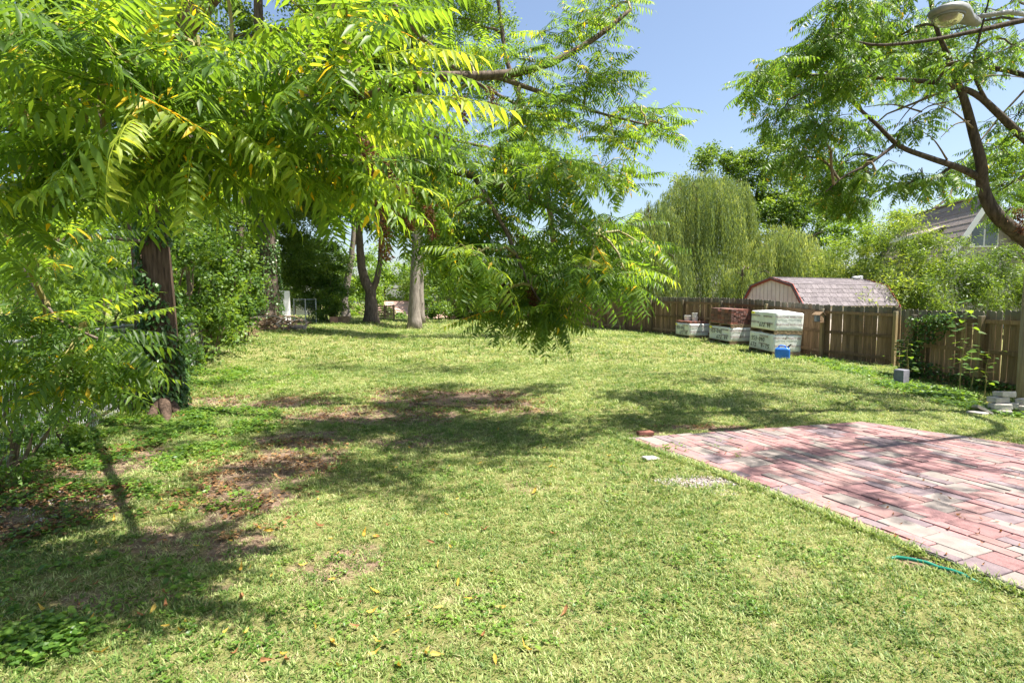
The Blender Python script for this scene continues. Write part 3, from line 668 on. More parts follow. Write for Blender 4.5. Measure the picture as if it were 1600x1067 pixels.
def feathery(root, blobs, tmpls, m, per_whorl, scale, twig_m, limbs, leaf_name='leaf', keep=300, bias=None, elev=(-.75, .25), lite=None):
    """whorls of pinnate leaves on twigs through each blob; the largest-looking leaves are parts, the rest one foliage part"""
    tw = MB(); items = []
    for bb_ in blobs:
        c, r, n = bb_[:3]; ev_ = bb_[3] if len(bb_) > 3 else elev
        c = Vector(c)
        near = min(limbs, key=lambda q: (q - c).length)
        tw.tube(bez(near, c, .1, 4, .03), [.022, .02, .017, .014, .010], 5)
        for t in blob_pts(c, r, n):
            t = Vector(t); mid = c.lerp(t, random.uniform(0, .35)); tw.tube(bez(mid, t, random.uniform(-.03, .1), 3, .03), [.008, .007, .006, .004], 4, cap=False)
            a0 = random.random() * 6.283
            for k in range(random.randint(per_whorl - 2, per_whorl + 1)):
                az = a0 + 2.4 * k; el = random.uniform(*ev_); d = Vector((math.cos(az) * math.cos(el), math.sin(az) * math.cos(el), math.sin(el)))
                if bias is not None: d = (d + bias * random.random()).normalized()
                p = mid.lerp(t, random.uniform(.6, 1.0)); items.append((p, d, random.randrange(len(tmpls)), scale * random.uniform(.7, 1.15), random.gauss(0, .3)))
    def app(it):
        p = it[0]
        if p.y < .8: return 0
        u, v = px(p); return it[3] / p.length if -60 < u < 1660 and -60 < v < 1100 else 0
    items.sort(key=app, reverse=True)
    tw.build('twig', twig_m, root)['kind'] = 'stuff'
    mes = []
    for i, (V, F, T) in enumerate(tmpls):
        me = bpy.data.meshes.new(leaf_name); me.from_pydata(V.tolist(), [], F); at = me.attributes.new('tint', 'FLOAT', 'POINT'); at.data.foreach_set('value', np.clip(T + .45, 0, 1)); me.materials.append(m); mes.append(me)
    for (p, d, k, s, roll) in items[:keep]:
        o = obj(leaf_name, mes[k], root, p); F3 = frame(d, roll); o.rotation_euler = Matrix(F3.tolist()).to_euler(); o.scale = (s, s, s)
    rest = items[keep:]; parts = []
    for k in range(len(tmpls)):
        sel = [it for it in rest if it[2] == k]
        if not sel: continue
        Ms = np.stack([frame(it[1], it[4]) * it[3] for it in sel]); Ps = np.array([tuple(it[0]) for it in sel])
        tn = np.clip(RNG.normal(.42, .17, len(sel)), 0, .9); parts.append(scatter('f', (lite or tmpls)[k], Ms, Ps, tn, m))
    fo = obj('foliage', join_mesh('foliage', parts, m), root); fo['kind'] = 'stuff'
    return items
LEAFQ = (np.array([(0, 0, 0), (.45, .30, .05), (1, 0, -.12), (.45, -.30, .05)]), [(0, 3, 1), (3, 2, 1)], np.zeros(4))
LEAFW = (np.array([(0, 0, 0), (.4, .07, .015), (1, 0, -.03), (.4, -.07, .015)]), [(0, 3, 1), (3, 2, 1)], np.zeros(4))
LEAFN = (np.array([(0, 0, 0), (.4, .11, .02), (1, 0, -.05), (.4, -.11, .02)]), [(0, 3, 1), (3, 2, 1)], np.zeros(4))
def rand_frames(n, flat=.55, size=(.7, 1.2)):
    """random leaf orientations, mostly facing up and out"""
    az = RNG.random(n) * 6.283; el = RNG.normal(-.35, flat, n); roll = RNG.normal(0, .7, n)
    d = np.stack([np.cos(az) * np.cos(el), np.sin(az) * np.cos(el), np.sin(el)], -1); u = np.array([0, 0, 1.0])
    y = np.cross(u, d); y /= np.linalg.norm(y, axis=1)[:, None] + 1e-9; z = np.cross(d, y)
    c, s = np.cos(roll)[:, None], np.sin(roll)[:, None]; y, z = y * c + z * s, z * c - y * s
    return np.stack([d, y, z], -1) * (size[0] + (size[1] - size[0]) * RNG.random(n))[:, None, None]
def leaf_cloud(blobs, leaf, cover, clump_r, tmpl=LEAFQ, flat=.6):
    """leaves gathered in clumps through ellipsoids; cover = leaf layers across the blob"""
    PS = []; TN = []
    for (c, r) in blobs:
        r = np.array(r); a = math.pi * r[0] * r[2]; n = int(2.15 * cover * a / (.30 * leaf * leaf if tmpl is LEAFQ else .11 * leaf * leaf)); nc = max(4, n // (150 if tmpl is LEAFQ else 330))
        q = RNG.normal(size=(nc, 3)); q /= np.linalg.norm(q, axis=1)[:, None]; q *= (RNG.random(nc) ** .45)[:, None]
        cen = np.array(c) + q * r; k = RNG.integers(0, nc, n)
        cs = clump_r * (.6 + .8 * RNG.random(nc)); ct = RNG.normal(.45, .16, nc)
        off = RNG.normal(size=(n, 3)) * np.array([1, 1, .65]); PS.append(cen[k] + off * cs[k][:, None] * .55); TN.append(np.clip(ct[k] + RNG.normal(0, .13, n), 0, .93))
    PS = np.concatenate(PS); TN = np.concatenate(TN)
    return PS, TN
def PB(u, v, ru, rv, D, dd=None):
    """ellipsoid blob from a pixel outline at depth D"""
    c = P(u, v, D); k = D / FPX; return (tuple(c), (ru * k, dd if dd is not None else max(ru, rv) * k * .8, rv * k))
def tree(name, label, base, path, rad, blobs, leaf, cover, clump_r, lm, bark, cat='tree', group=None, limb_r=.3, ivy=None, tmpl=LEAFQ, forks=None, zmin=None, nside=10):
    base = Vector(base); t = thing(name, label, cat, base, 0, group)
    path = [Vector(p) - base for p in path]
    dense = []
    for i in range(len(path) - 1):
        for k in range(4): dense.append(path[i].lerp(path[i + 1], k / 4))
    dense.append(path[-1]); n = len(dense)
    dense = [p + Vector((random.gauss(0, .04), random.gauss(0, .04), 0)) * (0 if i == 0 else 1) * rad * 1.5 for i, p in enumerate(dense)]
    rr = [rad * ((1.0 - .72 * i / (n - 1)) + .45 * math.exp(-i * 1.1)) for i in range(n)]
    dense[0] = dense[0] - Vector((0, 0, .15))
    MB().tube(dense, rr, nside).build('trunk', bark, t, smooth=True)
    cand = dense[n // 3:]
    for fk in (forks or []):
        pts = [Vector(p) - base for p in fk[0]]; pts2 = []
        for i in range(len(pts) - 1):
            for k in range(3): pts2.append(pts[i].lerp(pts[i + 1], k / 3))
        pts2.append(pts[-1]); m_ = len(pts2)
        MB().tube(pts2, [fk[1] * (1 - .65 * i / (m_ - 1)) for i in range(m_)], 8).build('limb', bark, t, smooth=True); cand = cand + pts2[m_ // 2:]
    for (c, r) in blobs:
        c = Vector(c) - base; q = min(cand, key=lambda p: (p - c).length + .6 * max(0, p.z - c.z)); d = (c - q).length
        r0 = min(limb_r * rad, .03 * d + .02)
        MB().tube(bez(q, c, .06 * d, 6, .025), [r0 * (1 - .12 * i) for i in range(7)], 6).build('limb', bark, t, smooth=True)
    PS, TN = leaf_cloud([((Vector(c) - base), r) for (c, r) in blobs], leaf, cover, clump_r, tmpl)
    if zmin is not None:
        k = PS[:, 2] + base.z > zmin; PS, TN = PS[k], TN[k]
    cr = obj('crown', scatter('crown', tmpl, rand_frames(len(PS)) * leaf, PS, TN, lm), t); cr['kind'] = 'stuff'
    if ivy:
        z0, z1, n_, sz, lmi = ivy; IP = []; IM = []
        for _ in range(n_):
            z = random.uniform(z0, z1); i = min(range(n), key=lambda i: abs(dense[i].z - z)); p0 = dense[i]; p1 = dense[min(i + 1, n - 1)]
            tt = (z - p0.z) / max(1e-3, p1.z - p0.z) if p1.z > p0.z else 0; pc = p0.lerp(p1, max(-1, min(1, tt))); a = random.random() * 6.283; r_ = rr[i] * random.uniform(1.0, 1.25) + .02
            if vnoise(np.array(a * 2), np.array(z * 1.5), 1.0, 4) < .33: continue
            IP.append((pc.x + math.cos(a) * r_, pc.y + math.sin(a) * r_, z)); d = Vector((math.cos(a) * .45 + random.gauss(0, .4), math.sin(a) * .45 + random.gauss(0, .4), -.8)); IM.append(frame(d, random.gauss(0, .4)) * sz * random.uniform(.6, 1.3))
        iv = obj('ivy', scatter('ivy', LEAFQ, np.stack(IM), np.array(IP), np.clip(RNG.normal(.45, .2, len(IP)), 0, .93), lmi), t); iv['kind'] = 'stuff'
    return t
def bush(name, label, base, blobs, leaf, cover, clump_r, lm, stem_m, cat='bush', group=None, tmpl=LEAFQ, nst=5, culms=0):
    base = Vector(base); t = thing(name, label, cat, base, 0, group)
    for (c, r) in blobs:
        c = Vector(c) - base
        for k in range(nst):
            e = c + Vector((random.uniform(-.6, .6) * r[0], random.uniform(-.6, .6) * r[1], random.uniform(.1, .7) * r[2])); b0 = Vector((random.uniform(-.4, .4) * r[0] + c.x * .6, c.y + random.uniform(-.3, .3) * r[1], 0)); b0.z = float(gz(b0.x + base.x, b0.y + base.y)) - base.z - .05
            MB().tube(bez(b0, e, .0, 5, .03), [.02 if not culms else .014] * 5 + [.006], 5).build('stem', stem_m, t)
    PS, TN = leaf_cloud([((Vector(c) - base), r) for (c, r) in blobs], leaf, cover, clump_r, tmpl)
    g_ = gz(PS[:, 0] + base.x, PS[:, 1] + base.y) - base.z; k = PS[:, 2] > g_ + .02; PS, TN = PS[k], TN[k]
    cr = obj('foliage', scatter('foliage', tmpl, rand_frames(len(PS)) * leaf, PS, TN, lm), t); cr['kind'] = 'stuff'
    return t

# ------------------------------------------------------------------ the big pinnate-leaved tree over the lawn
TB = GH(256, 640)
t1 = thing('pinnate_tree', 'ivy clad trunk by chain-link fence with long feathery leaves reaching over the lawn', 'tree', TB)
off = lambda p: Vector(p) - TB
def limb(root, pts, r0, r1, mat, sub=4, n=8, name='limb', org=None):
    org = TB if org is None else org
    pts = [Vector(p) - org for p in pts]; out = []
    for i in range(len(pts) - 1):
        p0 = pts[max(i - 1, 0)]; p1 = pts[i]; p2 = pts[i + 1]; p3 = pts[min(i + 2, len(pts) - 1)]
        for k in range(sub):
            t = k / sub; out.append(.5 * ((2 * p1) + (p2 - p0) * t + (2 * p0 - 5 * p1 + 4 * p2 - p3) * t * t + (3 * p1 - p0 - 3 * p2 + p3) * t ** 3))
    out.append(pts[-1]); m_ = len(out)
    MB().tube(out, [r0 + (r1 - r0) * (i / (m_ - 1)) ** .8 for i in range(m_)], n).build(name, mat, root, smooth=True)
    return out
trunk_p = [TB - Vector((0, 0, .2)), P(256, 600, 9.25), P(252, 520, 9.2), P(246, 420, 9.2), P(238, 320, 9.1), P(250, 200, 9.0), P(285, 60, 8.9), P(330, -120, 8.8), P(380, -330, 8.6)]
tp = limb(t1, trunk_p, .30, .10, M['bark_red'], n=14, name='trunk')
# second stem fused at the base and root flares
limb(t1, [TB + Vector((-.25, .1, -.2)), P(228, 560, 9.5), P(222, 450, 9.6), P(205, 330, 9.7), P(150, 180, 9.6)], .2, .07, M['bark_red'], name='trunk')
for (du, dv) in ((285, 648), (232, 655), (262, 660)):
    q = GH(du, dv); limb(t1, [TB + Vector((0, 0, .25)), (TB + q) / 2 + Vector((0, 0, .08)), q + Vector((0, 0, -.04))], .13, .05, M['bark_red'], name='root')
LB = []
LB += limb(t1, [P(240, 330, 9.1), P(280, 270, 7.4), P(350, 225, 5.6), P(430, 190, 4.2), P(520, 166, 3.4), P(600, 140, 3.0)], .085, .012, M['bark'])
LB += limb(t1, [P(243, 260, 9.05), P(380, 180, 8.8), P(520, 140, 8.8), P(650, 122, 9.0), P(770, 118, 9.2), P(850, 103, 9.5), P(930, 60, 9.8), P(985, 15, 10)], .15, .03, M['bark'])
LB += limb(t1, [P(770, 118, 9.2), P(860, 150, 9.5), P(930, 175, 9.8), P(1010, 195, 10)], .05, .015, M['bark'])
LB += limb(t1, [P(245, 300, 9.1), P(420, 260, 8.6), P(600, 250, 8.1), P(740, 275, 7.7), P(850, 320, 7.5), P(930, 370, 7.4)], .11, .02, M['bark'])
LB += limb(t1, [P(740, 275, 7.7), P(790, 360, 7.4), P(820, 430, 7.3), P(850, 480, 7.3)], .035, .01, M['bark'])
LB += limb(t1, [P(235, 380, 9.1), P(150, 370, 7.4), P(60, 385, 5.6), P(32, 402, 4.8), P(60, 455, 4.5), P(92, 500, 4.4), P(155, 530, 4.3)], .034, .01, M['bark'])
LB += limb(t1, [P(240, 330, 9.1), P(180, 240, 7.0), P(140, 160, 5.0), P(150, 120, 3.6), P(190, 120, 2.9)], .07, .012, M['bark'])
LB += limb(t1, [P(285, 60, 8.9), Vector((-3.2, 7.6, 6.2)), Vector((-1.2, 7.0, 6.9)), Vector((.9, 7.6, 7.1)), Vector((2.6, 9.0, 7.0))], .12, .03, M['bark'])
LB += limb(t1, [P(330, -120, 8.8), Vector((-3.2, 10.5, 8.0)), Vector((-1.4, 13.2, 7.0)), Vector((.6, 14.2, 6.2))], .10, .03, M['bark'])
FR = [frond(p_, .64, z_, d, lw=l, hang=h, seed=s) for s, (p_, z_, d, l, h) in enumerate([(12, .118, .3, .92, .4), (11, .125, .5, .85, .5), (13, .108, .18, 1.0, .3), (10, .13, .7, .8, .75), (12, .115, .4, 1.05, .25), (13, .12, .25, .85, .85), (9, .12, .6, .95, .45), (12, .105, .45, .95, .6), (10, .135, .3, .8, .55), (13, .11, .1, .9, .35)])]
FRL = [frond(p_, .64, z_, d, lw=l, hang=h, seed=s, lite=True) for s, (p_, z_, d, l, h) in enumerate([(12, .118, .3, .92, .4), (11, .125, .5, .85, .5), (13, .108, .18, 1.0, .3), (10, .13, .7, .8, .75), (12, .115, .4, 1.05, .25), (13, .12, .25, .85, .85), (9, .12, .6, .95, .45), (12, .105, .45, .95, .6), (10, .135, .3, .8, .55), (13, .11, .1, .9, .35)])]
def fb(u, v, ru, rv, D, n, dd=.5): c, r = PB(u, v, ru, rv, D + (random.uniform(-.6, 1.0) if D > 6.5 else 0), dd); return (Vector(c) - TB, r, n if D < 6.5 else int(n * (1.2 if D < 9 else .9))) + (((-1.15, .15),) if 6.5 < D < 9 else ())
blobs1 = [fb(120, 285, 90, 20, 3.5, 5), fb(290, 275, 50, 20, 3.4, 4), fb(440, 285, 30, 20, 3.6, 2), fb(525, 280, 25, 20, 3.8, 4), fb(20, 370, 25, 25, 4.0, 4), fb(640, 320, 45, 40, 7.0, 9, .6), fb(690, 370, 40, 30, 7.0, 8, .5), fb(590, 260, 40, 30, 6.8, 6, .5), fb(740, 400, 35, 30, 7.0, 8, .5), fb(1000, 380, 14, 20, 7.4, 3, .3), fb(90, 60, 120, 50, 3.0, 8), fb(50, 200, 70, 70, 3.2, 7), fb(230, 130, 110, 60, 2.9, 8), fb(310, 70, 60, 50, 3.1, 4), fb(450, 130, 40, 40, 3.2, 2), fb(530, 60, 60, 40, 3.1, 3), fb(560, 150, 60, 40, 3.2, 4),
          fb(150, 260, 110, 50, 3.3, 7), fb(290, 230, 90, 50, 3.2, 6), fb(400, 230, 60, 40, 3.4, 3), fb(490, 250, 50, 40, 3.6, 5), fb(30, 310, 40, 40, 3.6, 3), fb(590, 20, 70, 30, 3.6, 3),
          fb(70, 500, 60, 40, 4.5, 7, .4), fb(140, 530, 50, 36, 4.4, 6, .4), fb(110, 580, 70, 30, 4.4, 7, .4), fb(60, 420, 60, 30, 5.2, 6), fb(120, 390, 50, 30, 6.0, 5),
          fb(690, 240, 70, 50, 7.4, 12, .7), fb(780, 270, 80, 50, 7.5, 15, .8), fb(870, 270, 70, 40, 7.6, 13, .8), fb(945, 260, 40, 30, 7.8, 7, .6), fb(700, 340, 50, 40, 7.2, 9, .6), fb(800, 370, 70, 50, 7.3, 15, .8), fb(890, 350, 60, 50, 7.4, 13, .8), fb(955, 350, 30, 40, 7.5, 7, .5),
          fb(770, 430, 40, 30, 7.2, 9, .5), fb(850, 440, 50, 30, 7.3, 11, .6), fb(920, 420, 45, 30, 7.4, 9, .5), fb(975, 420, 20, 30, 7.5, 4, .4), fb(860, 485, 35, 14, 7.2, 6, .4), fb(780, 475, 20, 14, 7.2, 4, .4), fb(640, 270, 50, 40, 7.6, 8, .6), fb(800, 200, 60, 40, 8.2, 10, .7),
          fb(900, 45, 60, 40, 10.2, 15, .9), fb(960, 15, 40, 25, 10.4, 9, .8), fb(920, 130, 70, 40, 10.0, 17, .9), fb(1000, 170, 45, 28, 10.2, 11, .8), fb(1045, 205, 20, 14, 10.3, 5, .5), fb(960, 215, 40, 22, 10.0, 8, .7), fb(860, 175, 45, 30, 9.6, 9, .8), fb(985, 275, 14, 30, 10.2, 4, .4), fb(830, 95, 40, 22, 9.6, 7, .6), fb(720, 90, 60, 40, 9.4, 9, .7), fb(600, 200, 70, 40, 8.9, 9, .8)]
# upper crown over the lawn (above the picture) that shades it
for (x, y, z, rx, ry, rz, n) in [(-3.4, 7.6, 6.4, 1.4, 1.3, .7, 22), (-1.4, 6.6, 6.9, 1.3, 1.1, .6, 18), (.8, 7.0, 7.0, 1.2, 1.0, .6, 17), (2.5, 8.8, 7.2, 1.1, 1.1, .6, 15), (-3.6, 11, 8.4, 1.4, 1.4, .8, 20), (-5.5, 8.5, 7.2, 1.4, 1.5, .9, 20), (.6, 5.4, 6.0, .9, .8, .5, 12), (-.7, 4.5, 5.4, .8, .6, .4, 9), (2.3, 6.2, 6.5, 1.1, .9, .5, 26), (1.2, 5.0, 6.2, 1.0, .8, .4, 20), (-2.4, 5.0, 4.9, .7, .7, .4, 9), (-3.3, 6.0, 5.0, .8, .8, .4, 10), (0, 14.2, 6.0, 1.3, .9, .6, 18), (-1.9, 14.8, 6.4, 1.2, .9, .6, 16), (1.5, 13.8, 5.8, .9, .8, .5, 12)]:
    blobs1.append((Vector((x, y, z)) - TB, (rx * 1.1, ry * 1.15, rz), int(n * .68)))
its = feathery(t1, blobs1, FR, M['leaf_heaven'], 6, 1.0, M['green_twig'], LB, keep=276, bias=Vector((.3, -.2, .05)), elev=(-.6, .45), lite=FRL)
# long arching leaves at the end of the low bough
hm = [bpy.data.meshes.new('leaf') for _ in FR]
for me, (V, F, T) in zip(hm, FR):
    me.from_pydata(V.tolist(), [], F); at = me.attributes.new('tint', 'FLOAT', 'POINT'); at.data.foreach_set('value', np.clip(T + .58, 0, 1)); me.materials.append(M['leaf_heaven'])
for i, (u0, v0, u1, v1, D0, D1) in enumerate([(575, 95, 742, 92, 2.9, 2.8), (585, 130, 748, 125, 2.9, 2.7), (600, 160, 790, 188, 3.0, 2.8), (560, 190, 712, 228, 3.0, 2.9), (545, 235, 640, 320, 3.1, 3.0), (500, 165, 560, -20, 3.0, 2.8), (455, 180, 500, 30, 3.0, 2.8), (395, 195, 345, 50, 3.0, 2.8),
                                         (245, 120, 252, -40, 2.7, 2.6), (130, 60, 190, -60, 2.6, 2.5), (300, 235, 288, 362, 2.8, 2.6), (215, 160, 140, 300, 2.6, 2.4), (170, 170, 40, 120, 2.6, 2.3), (330, 190, 430, 245, 2.9, 2.7), (160, 215, 155, 320, 2.8, 2.6), (420, 200, 470, 300, 3.1, 3.0), (620, 150, 680, 40, 3.0, 2.9), (220, 190, 180, 240, 2.6, 2.2), (350, 110, 470, 60, 2.9, 2.7), (105, 110, 10, 40, 2.6, 2.3), (500, 180, 640, 255, 3.1, 2.9), (560, 60, 700, 20, 3.0, 2.9), (150, 545, 130, 640, 4.3, 4.1), (190, 540, 265, 590, 4.3, 4.2)]):
    a, b_ = P(u0, v0, D0), P(u1, v1, D1); d = b_ - a; s = d.length / .60
    lift = Vector((0, 0, .22 * d.length)) if abs(v1 - v0) < 90 else Vector((0, 0, .05)); o = obj('leaf', hm[i % 10 if i > 4 else (1, 6, 7, 3, 6)[i]], t1, off(a))
    o.rotation_euler = Matrix(frame(d + lift, random.gauss(0, .15)).tolist()).to_euler(); o.scale = (min(s, 1.45),) * 3
# ivy on the trunk
IP = []; IM = []
for _ in range(7000):
    i = random.randrange(0, 18); p0 = Vector(tp[i]).lerp(Vector(tp[i + 1]), random.random()); a = random.random() * 6.283; r_ = .30 * (1 - i * .02) * random.uniform(.98, 1.25)
    if vnoise(np.array(a * 1.4), np.array(p0.z * 1.1), 1.0, 6) < .3: continue
    IP.append((p0.x + math.cos(a) * r_, p0.y + math.sin(a) * r_, p0.z)); IM.append(frame((math.cos(a) * .5 + random.gauss(0, .4), math.sin(a) * .5 + random.gauss(0, .4), -.8), random.gauss(0, .4)) * random.uniform(.05, .11))
iv = obj('ivy', scatter('ivy', LEAFQ, np.stack(IM), np.array(IP), np.clip(RNG.normal(.5, .2, len(IP)), 0, .93), M['leaf_ivy']), t1); iv['kind'] = 'stuff'
# hanging bunches of dry seeds
SEED = (np.array([(0, 0, 0), (.5, .16, .02), (1, 0, 0), (.5, -.16, .02)]), [(0, 3, 1), (3, 2, 1)], np.zeros(4))
for (u, v, l, D, wd) in [(572, 215, .75, 5.6, .11), (592, 275, .8, 5.6, .10), (606, 250, .5, 5.8, .09), (556, 195, .5, 5.6, .08), (630, 290, .45, 6.0, .09), (668, 320, .35, 6.2, .07), (765, 135, .3, 8.4, .12), (830, 450, .3, 7.3, .07), (720, 150, .35, 8.0, .1), (790, 440, .3, 7.3, .07), (1592, 325, .35, 8.0, .08)]:
    c = off(P(u, v, D)); n = int(900 * l); s = RNG.random(n); pos = np.stack([c.x + RNG.normal(0, wd * .45, n) * (1.1 - .6 * s) + .06 * s, c.y + RNG.normal(0, wd * .45, n), c.z - l * s], -1)
    obj('seed_cluster', scatter('seed_cluster', SEED, rand_frames(n, .5) * .05, pos, RNG.random(n) * .9, M['seeds']), t1)['kind'] = 'stuff'

# ------------------------------------------------------------------ tree with the crooked dark limbs by the lamp
RB = G(11.2, 9.2)
t2 = thing('locust_tree', 'tree with crooked dark limbs and feathery leaves by the street lamp', 'tree', RB)
ro_ = lambda p: Vector(p) - RB
L2 = []
L2 += limb(t2, [RB - Vector((0, 0, .2)), Vector((10.6, 9.1, 1.3)), P(1680, 430, 9.0), P(1600, 372, 8.9), P(1556, 335, 8.8), P(1536, 295, 8.8), P(1533, 255, 8.7), P(1520, 205, 8.7), P(1508, 160, 8.6), P(1496, 128, 8.6), P(1482, 90, 8.5), P(1462, 40, 8.4), P(1448, -30, 8.3)], .15, .02, M['bark_dark'], n=10, name='trunk', org=RB)
L2 += limb(t2, [P(1535, 280, 8.8), P(1500, 263, 8.7), P(1450, 246, 8.6), P(1405, 228, 8.5), P(1370, 195, 8.4), P(1330, 158, 8.3), P(1300, 120, 8.2)], .06, .014, M['bark_dark'], org=RB)
L2 += limb(t2, [P(1700, 300, 8.9), P(1600, 216, 8.7), P(1560, 178, 8.6), P(1525, 148, 8.6), P(1480, 132, 8.5), P(1400, 124, 8.4), P(1320, 118, 8.3), P(1240, 120, 8.2), P(1180, 130, 8.1)], .07, .012, M['bark_dark'], org=RB)
L2 += limb(t2, [P(1700, 10, 8.5), P(1600, 32, 8.5), P(1520, 50, 8.4), P(1440, 65, 8.3), P(1360, 70, 8.2), P(1290, 50, 8.1)], .05, .012, M['bark_dark'], org=RB)
L2 += limb(t2, [P(1545, 165, 8.6), P(1520, 110, 8.5), P(1530, 60, 8.4), P(1545, 0, 8.3)], .03, .01, M['bark_dark'], org=RB)
L2 += limb(t2, [P(1400, 225, 8.5), P(1360, 255, 8.4), P(1320, 275, 8.3), P(1290, 300, 8.2)], .03, .008, M['bark_dark'], org=RB)
L2 += limb(t2, [P(1485, 262, 8.7), P(1450, 285, 8.6), P(1420, 300, 8.5)], .025, .008, M['bark_dark'], org=RB)
L2 += limb(t2, [P(1680, 430, 9.0), Vector((10.2, 9.8, 4.5)), Vector((9.2, 11.0, 6.0)), Vector((7.6, 12.2, 6.6))], .12, .02, M['bark_dark'], org=RB)
L2 += limb(t2, [P(1700, 300, 8.9), Vector((9.0, 7.2, 5.2)), Vector((7.2, 6.2, 6.0)), Vector((5.6, 5.6, 6.4))], .10, .02, M['bark_dark'], org=RB)
for (a, b_) in (((1450, 150), (1395, 205)), ((1480, 160), (1420, 190)), ((1440, 175), (1350, 168)), ((1520, 200), (1450, 160)), ((1500, 150), (1440, 205)), ((1515, 190), (1470, 215)), ((1500, 130), (1600, 122)), ((1510, 120), (1590, 70)), ((1480, 250), (1440, 205))):
    limb(t2, [P(*a, 8.6), P((a[0] + b_[0]) / 2, (a[1] + b_[1]) / 2 - 8, 8.5), P(*b_, 8.4)], .016, .004, M['twig'], n=5, name='bare_twig', org=RB)
F2 = [frond(9, .38, .078, d, lw=1.15, hang=h, thin=.003, seed=40 + s) for s, (d, h) in enumerate([(.35, .4), (.6, .6), (.25, .3), (.8, .7), (.45, .5), (.5, .8)])]
F2L = [frond(9, .38, .078, d, lw=1.15, hang=h, thin=.003, seed=40 + s, lite=True) for s, (d, h) in enumerate([(.35, .4), (.6, .6), (.25, .3), (.8, .7), (.45, .5), (.5, .8)])]
def rb(u, v, ru, rv, D, n, dd=.75): c, r = PB(u, v, ru, rv, D + random.uniform(-.7, 2.2), dd); return (Vector(c) - RB, r, n)
blobs2 = [rb(1190, 125, 26, 20, 8.0, 10), rb(1225, 105, 40, 26, 8.1, 18), rb(1280, 75, 50, 30, 8.2, 22), rb(1340, 45, 55, 30, 8.2, 24), rb(1400, 60, 55, 36, 8.3, 24), rb(1270, 140, 55, 26, 8.2, 24), rb(1340, 120, 55, 28, 8.3, 24), rb(1220, 180, 36, 24, 8.2, 14), rb(1280, 200, 50, 24, 8.2, 20),
          rb(1250, 240, 36, 22, 8.2, 14), rb(1310, 255, 45, 22, 8.3, 18), rb(1290, 300, 45, 22, 8.2, 18), rb(1340, 315, 28, 16, 8.3, 10), rb(1370, 270, 25, 14, 8.4, 9), rb(1420, 195, 22, 12, 8.4, 6), rb(1430, 100, 40, 28, 8.4, 15), rb(1470, 50, 35, 30, 8.4, 13), rb(1445, 285, 36, 18, 8.5, 13), rb(1560, 230, 30, 26, 8.6, 12), rb(1590, 180, 20, 26, 8.6, 8),
          rb(1575, 290, 30, 22, 8.6, 12), rb(1500, 255, 20, 10, 8.6, 5), rb(1590, 330, 18, 14, 8.5, 7), rb(1380, 15, 60, 20, 8.3, 20), rb(1300, 15, 50, 22, 8.2, 16), rb(1570, 10, 30, 16, 8.4, 7), rb(1580, 70, 20, 14, 8.4, 4), rb(1490, 10, 40, 20, 8.4, 10), rb(1500, 95, 24, 18, 8.5, 6), rb(1350, 210, 30, 20, 8.4, 9)]
for (x, y, z, rx, ry, rz, n) in [(7.4, 12.4, 6.8, 1.5, 1.4, .6, 34), (9.2, 11.4, 6.4, 1.2, 1.2, .6, 26), (9.8, 13.6, 6.8, 1.3, 1.2, .6, 24), (7.2, 5.9, 6.2, 1.2, .9, .5, 30), (5.8, 5.6, 6.6, 1.0, .8, .4, 24), (8.8, 6.6, 5.8, .9, .9, .5, 18), (8.2, 4.6, 6.2, 1.1, .9, .5, 24), (6.4, 4.4, 6.5, .9, .6, .4, 14), (7.0, 7.4, 6.5, 1.0, .6, .4, 18), (10.8, 9.5, 7.2, 1.4, 1.4, .8, 30)]:
    blobs2.append((Vector((x, y, z)) - RB, (rx, ry, rz), n))
feathery(t2, blobs2, F2, M['leaf_locust'], 6, 1.0, M['twig'], L2, keep=300, bias=Vector((-.3, -.1, -.1)), elev=(-1.0, .2), lite=F2L)

# ------------------------------------------------------------------ chain-link fence
CL0, CL1 = Vector((-4.45, 3.6)), Vector((-8.02, 14.9))
cd = (CL1 - CL0); cl = cd.length; cd.normalize(); cang = math.atan2(cd.y, cd.x); CH = 1.32
org = G(CL0.x, CL0.y)
cf = thing('chain_link_fence', 'grey chain-link fence overgrown with leaves beside the ivy trunk', 'fence', org, cang)
cz = lambda s: float(gz(CL0.x + cd.x * s, CL0.y + cd.y * s)) - org.z
wm = MB(); dia = .062; k = 0; s = 0.0
while s < cl:
    pts = []; n = int(CH / dia)
    for i in range(n + 1):
        pts.append(Vector((s + (dia * .52 if (i + k) % 2 else -dia * .02), .004 * (1 if (i % 2) else -1) + .03 * math.sin(s * 1.3 + i * .12), cz(s) + .02 + i * dia)))
    wm.tube(pts, .0024, 3, cap=False); s += dia; k += 0
wm.build('wire_mesh', M['galv'], cf)
MB().tube([Vector((s, 0, cz(s) + CH + .02)) for s in np.linspace(0, cl, 14)], .021, 8).build('top_rail', M['galv'], cf)
for s in (.3, 3.1, 6.0, 8.9, cl):
    MB().tube([Vector((s, .035, cz(s) - .1)), Vector((s, .035, cz(s) + CH + .06))], .026 if s < cl else .038, 8).build('fence_post', M['galv'], cf)

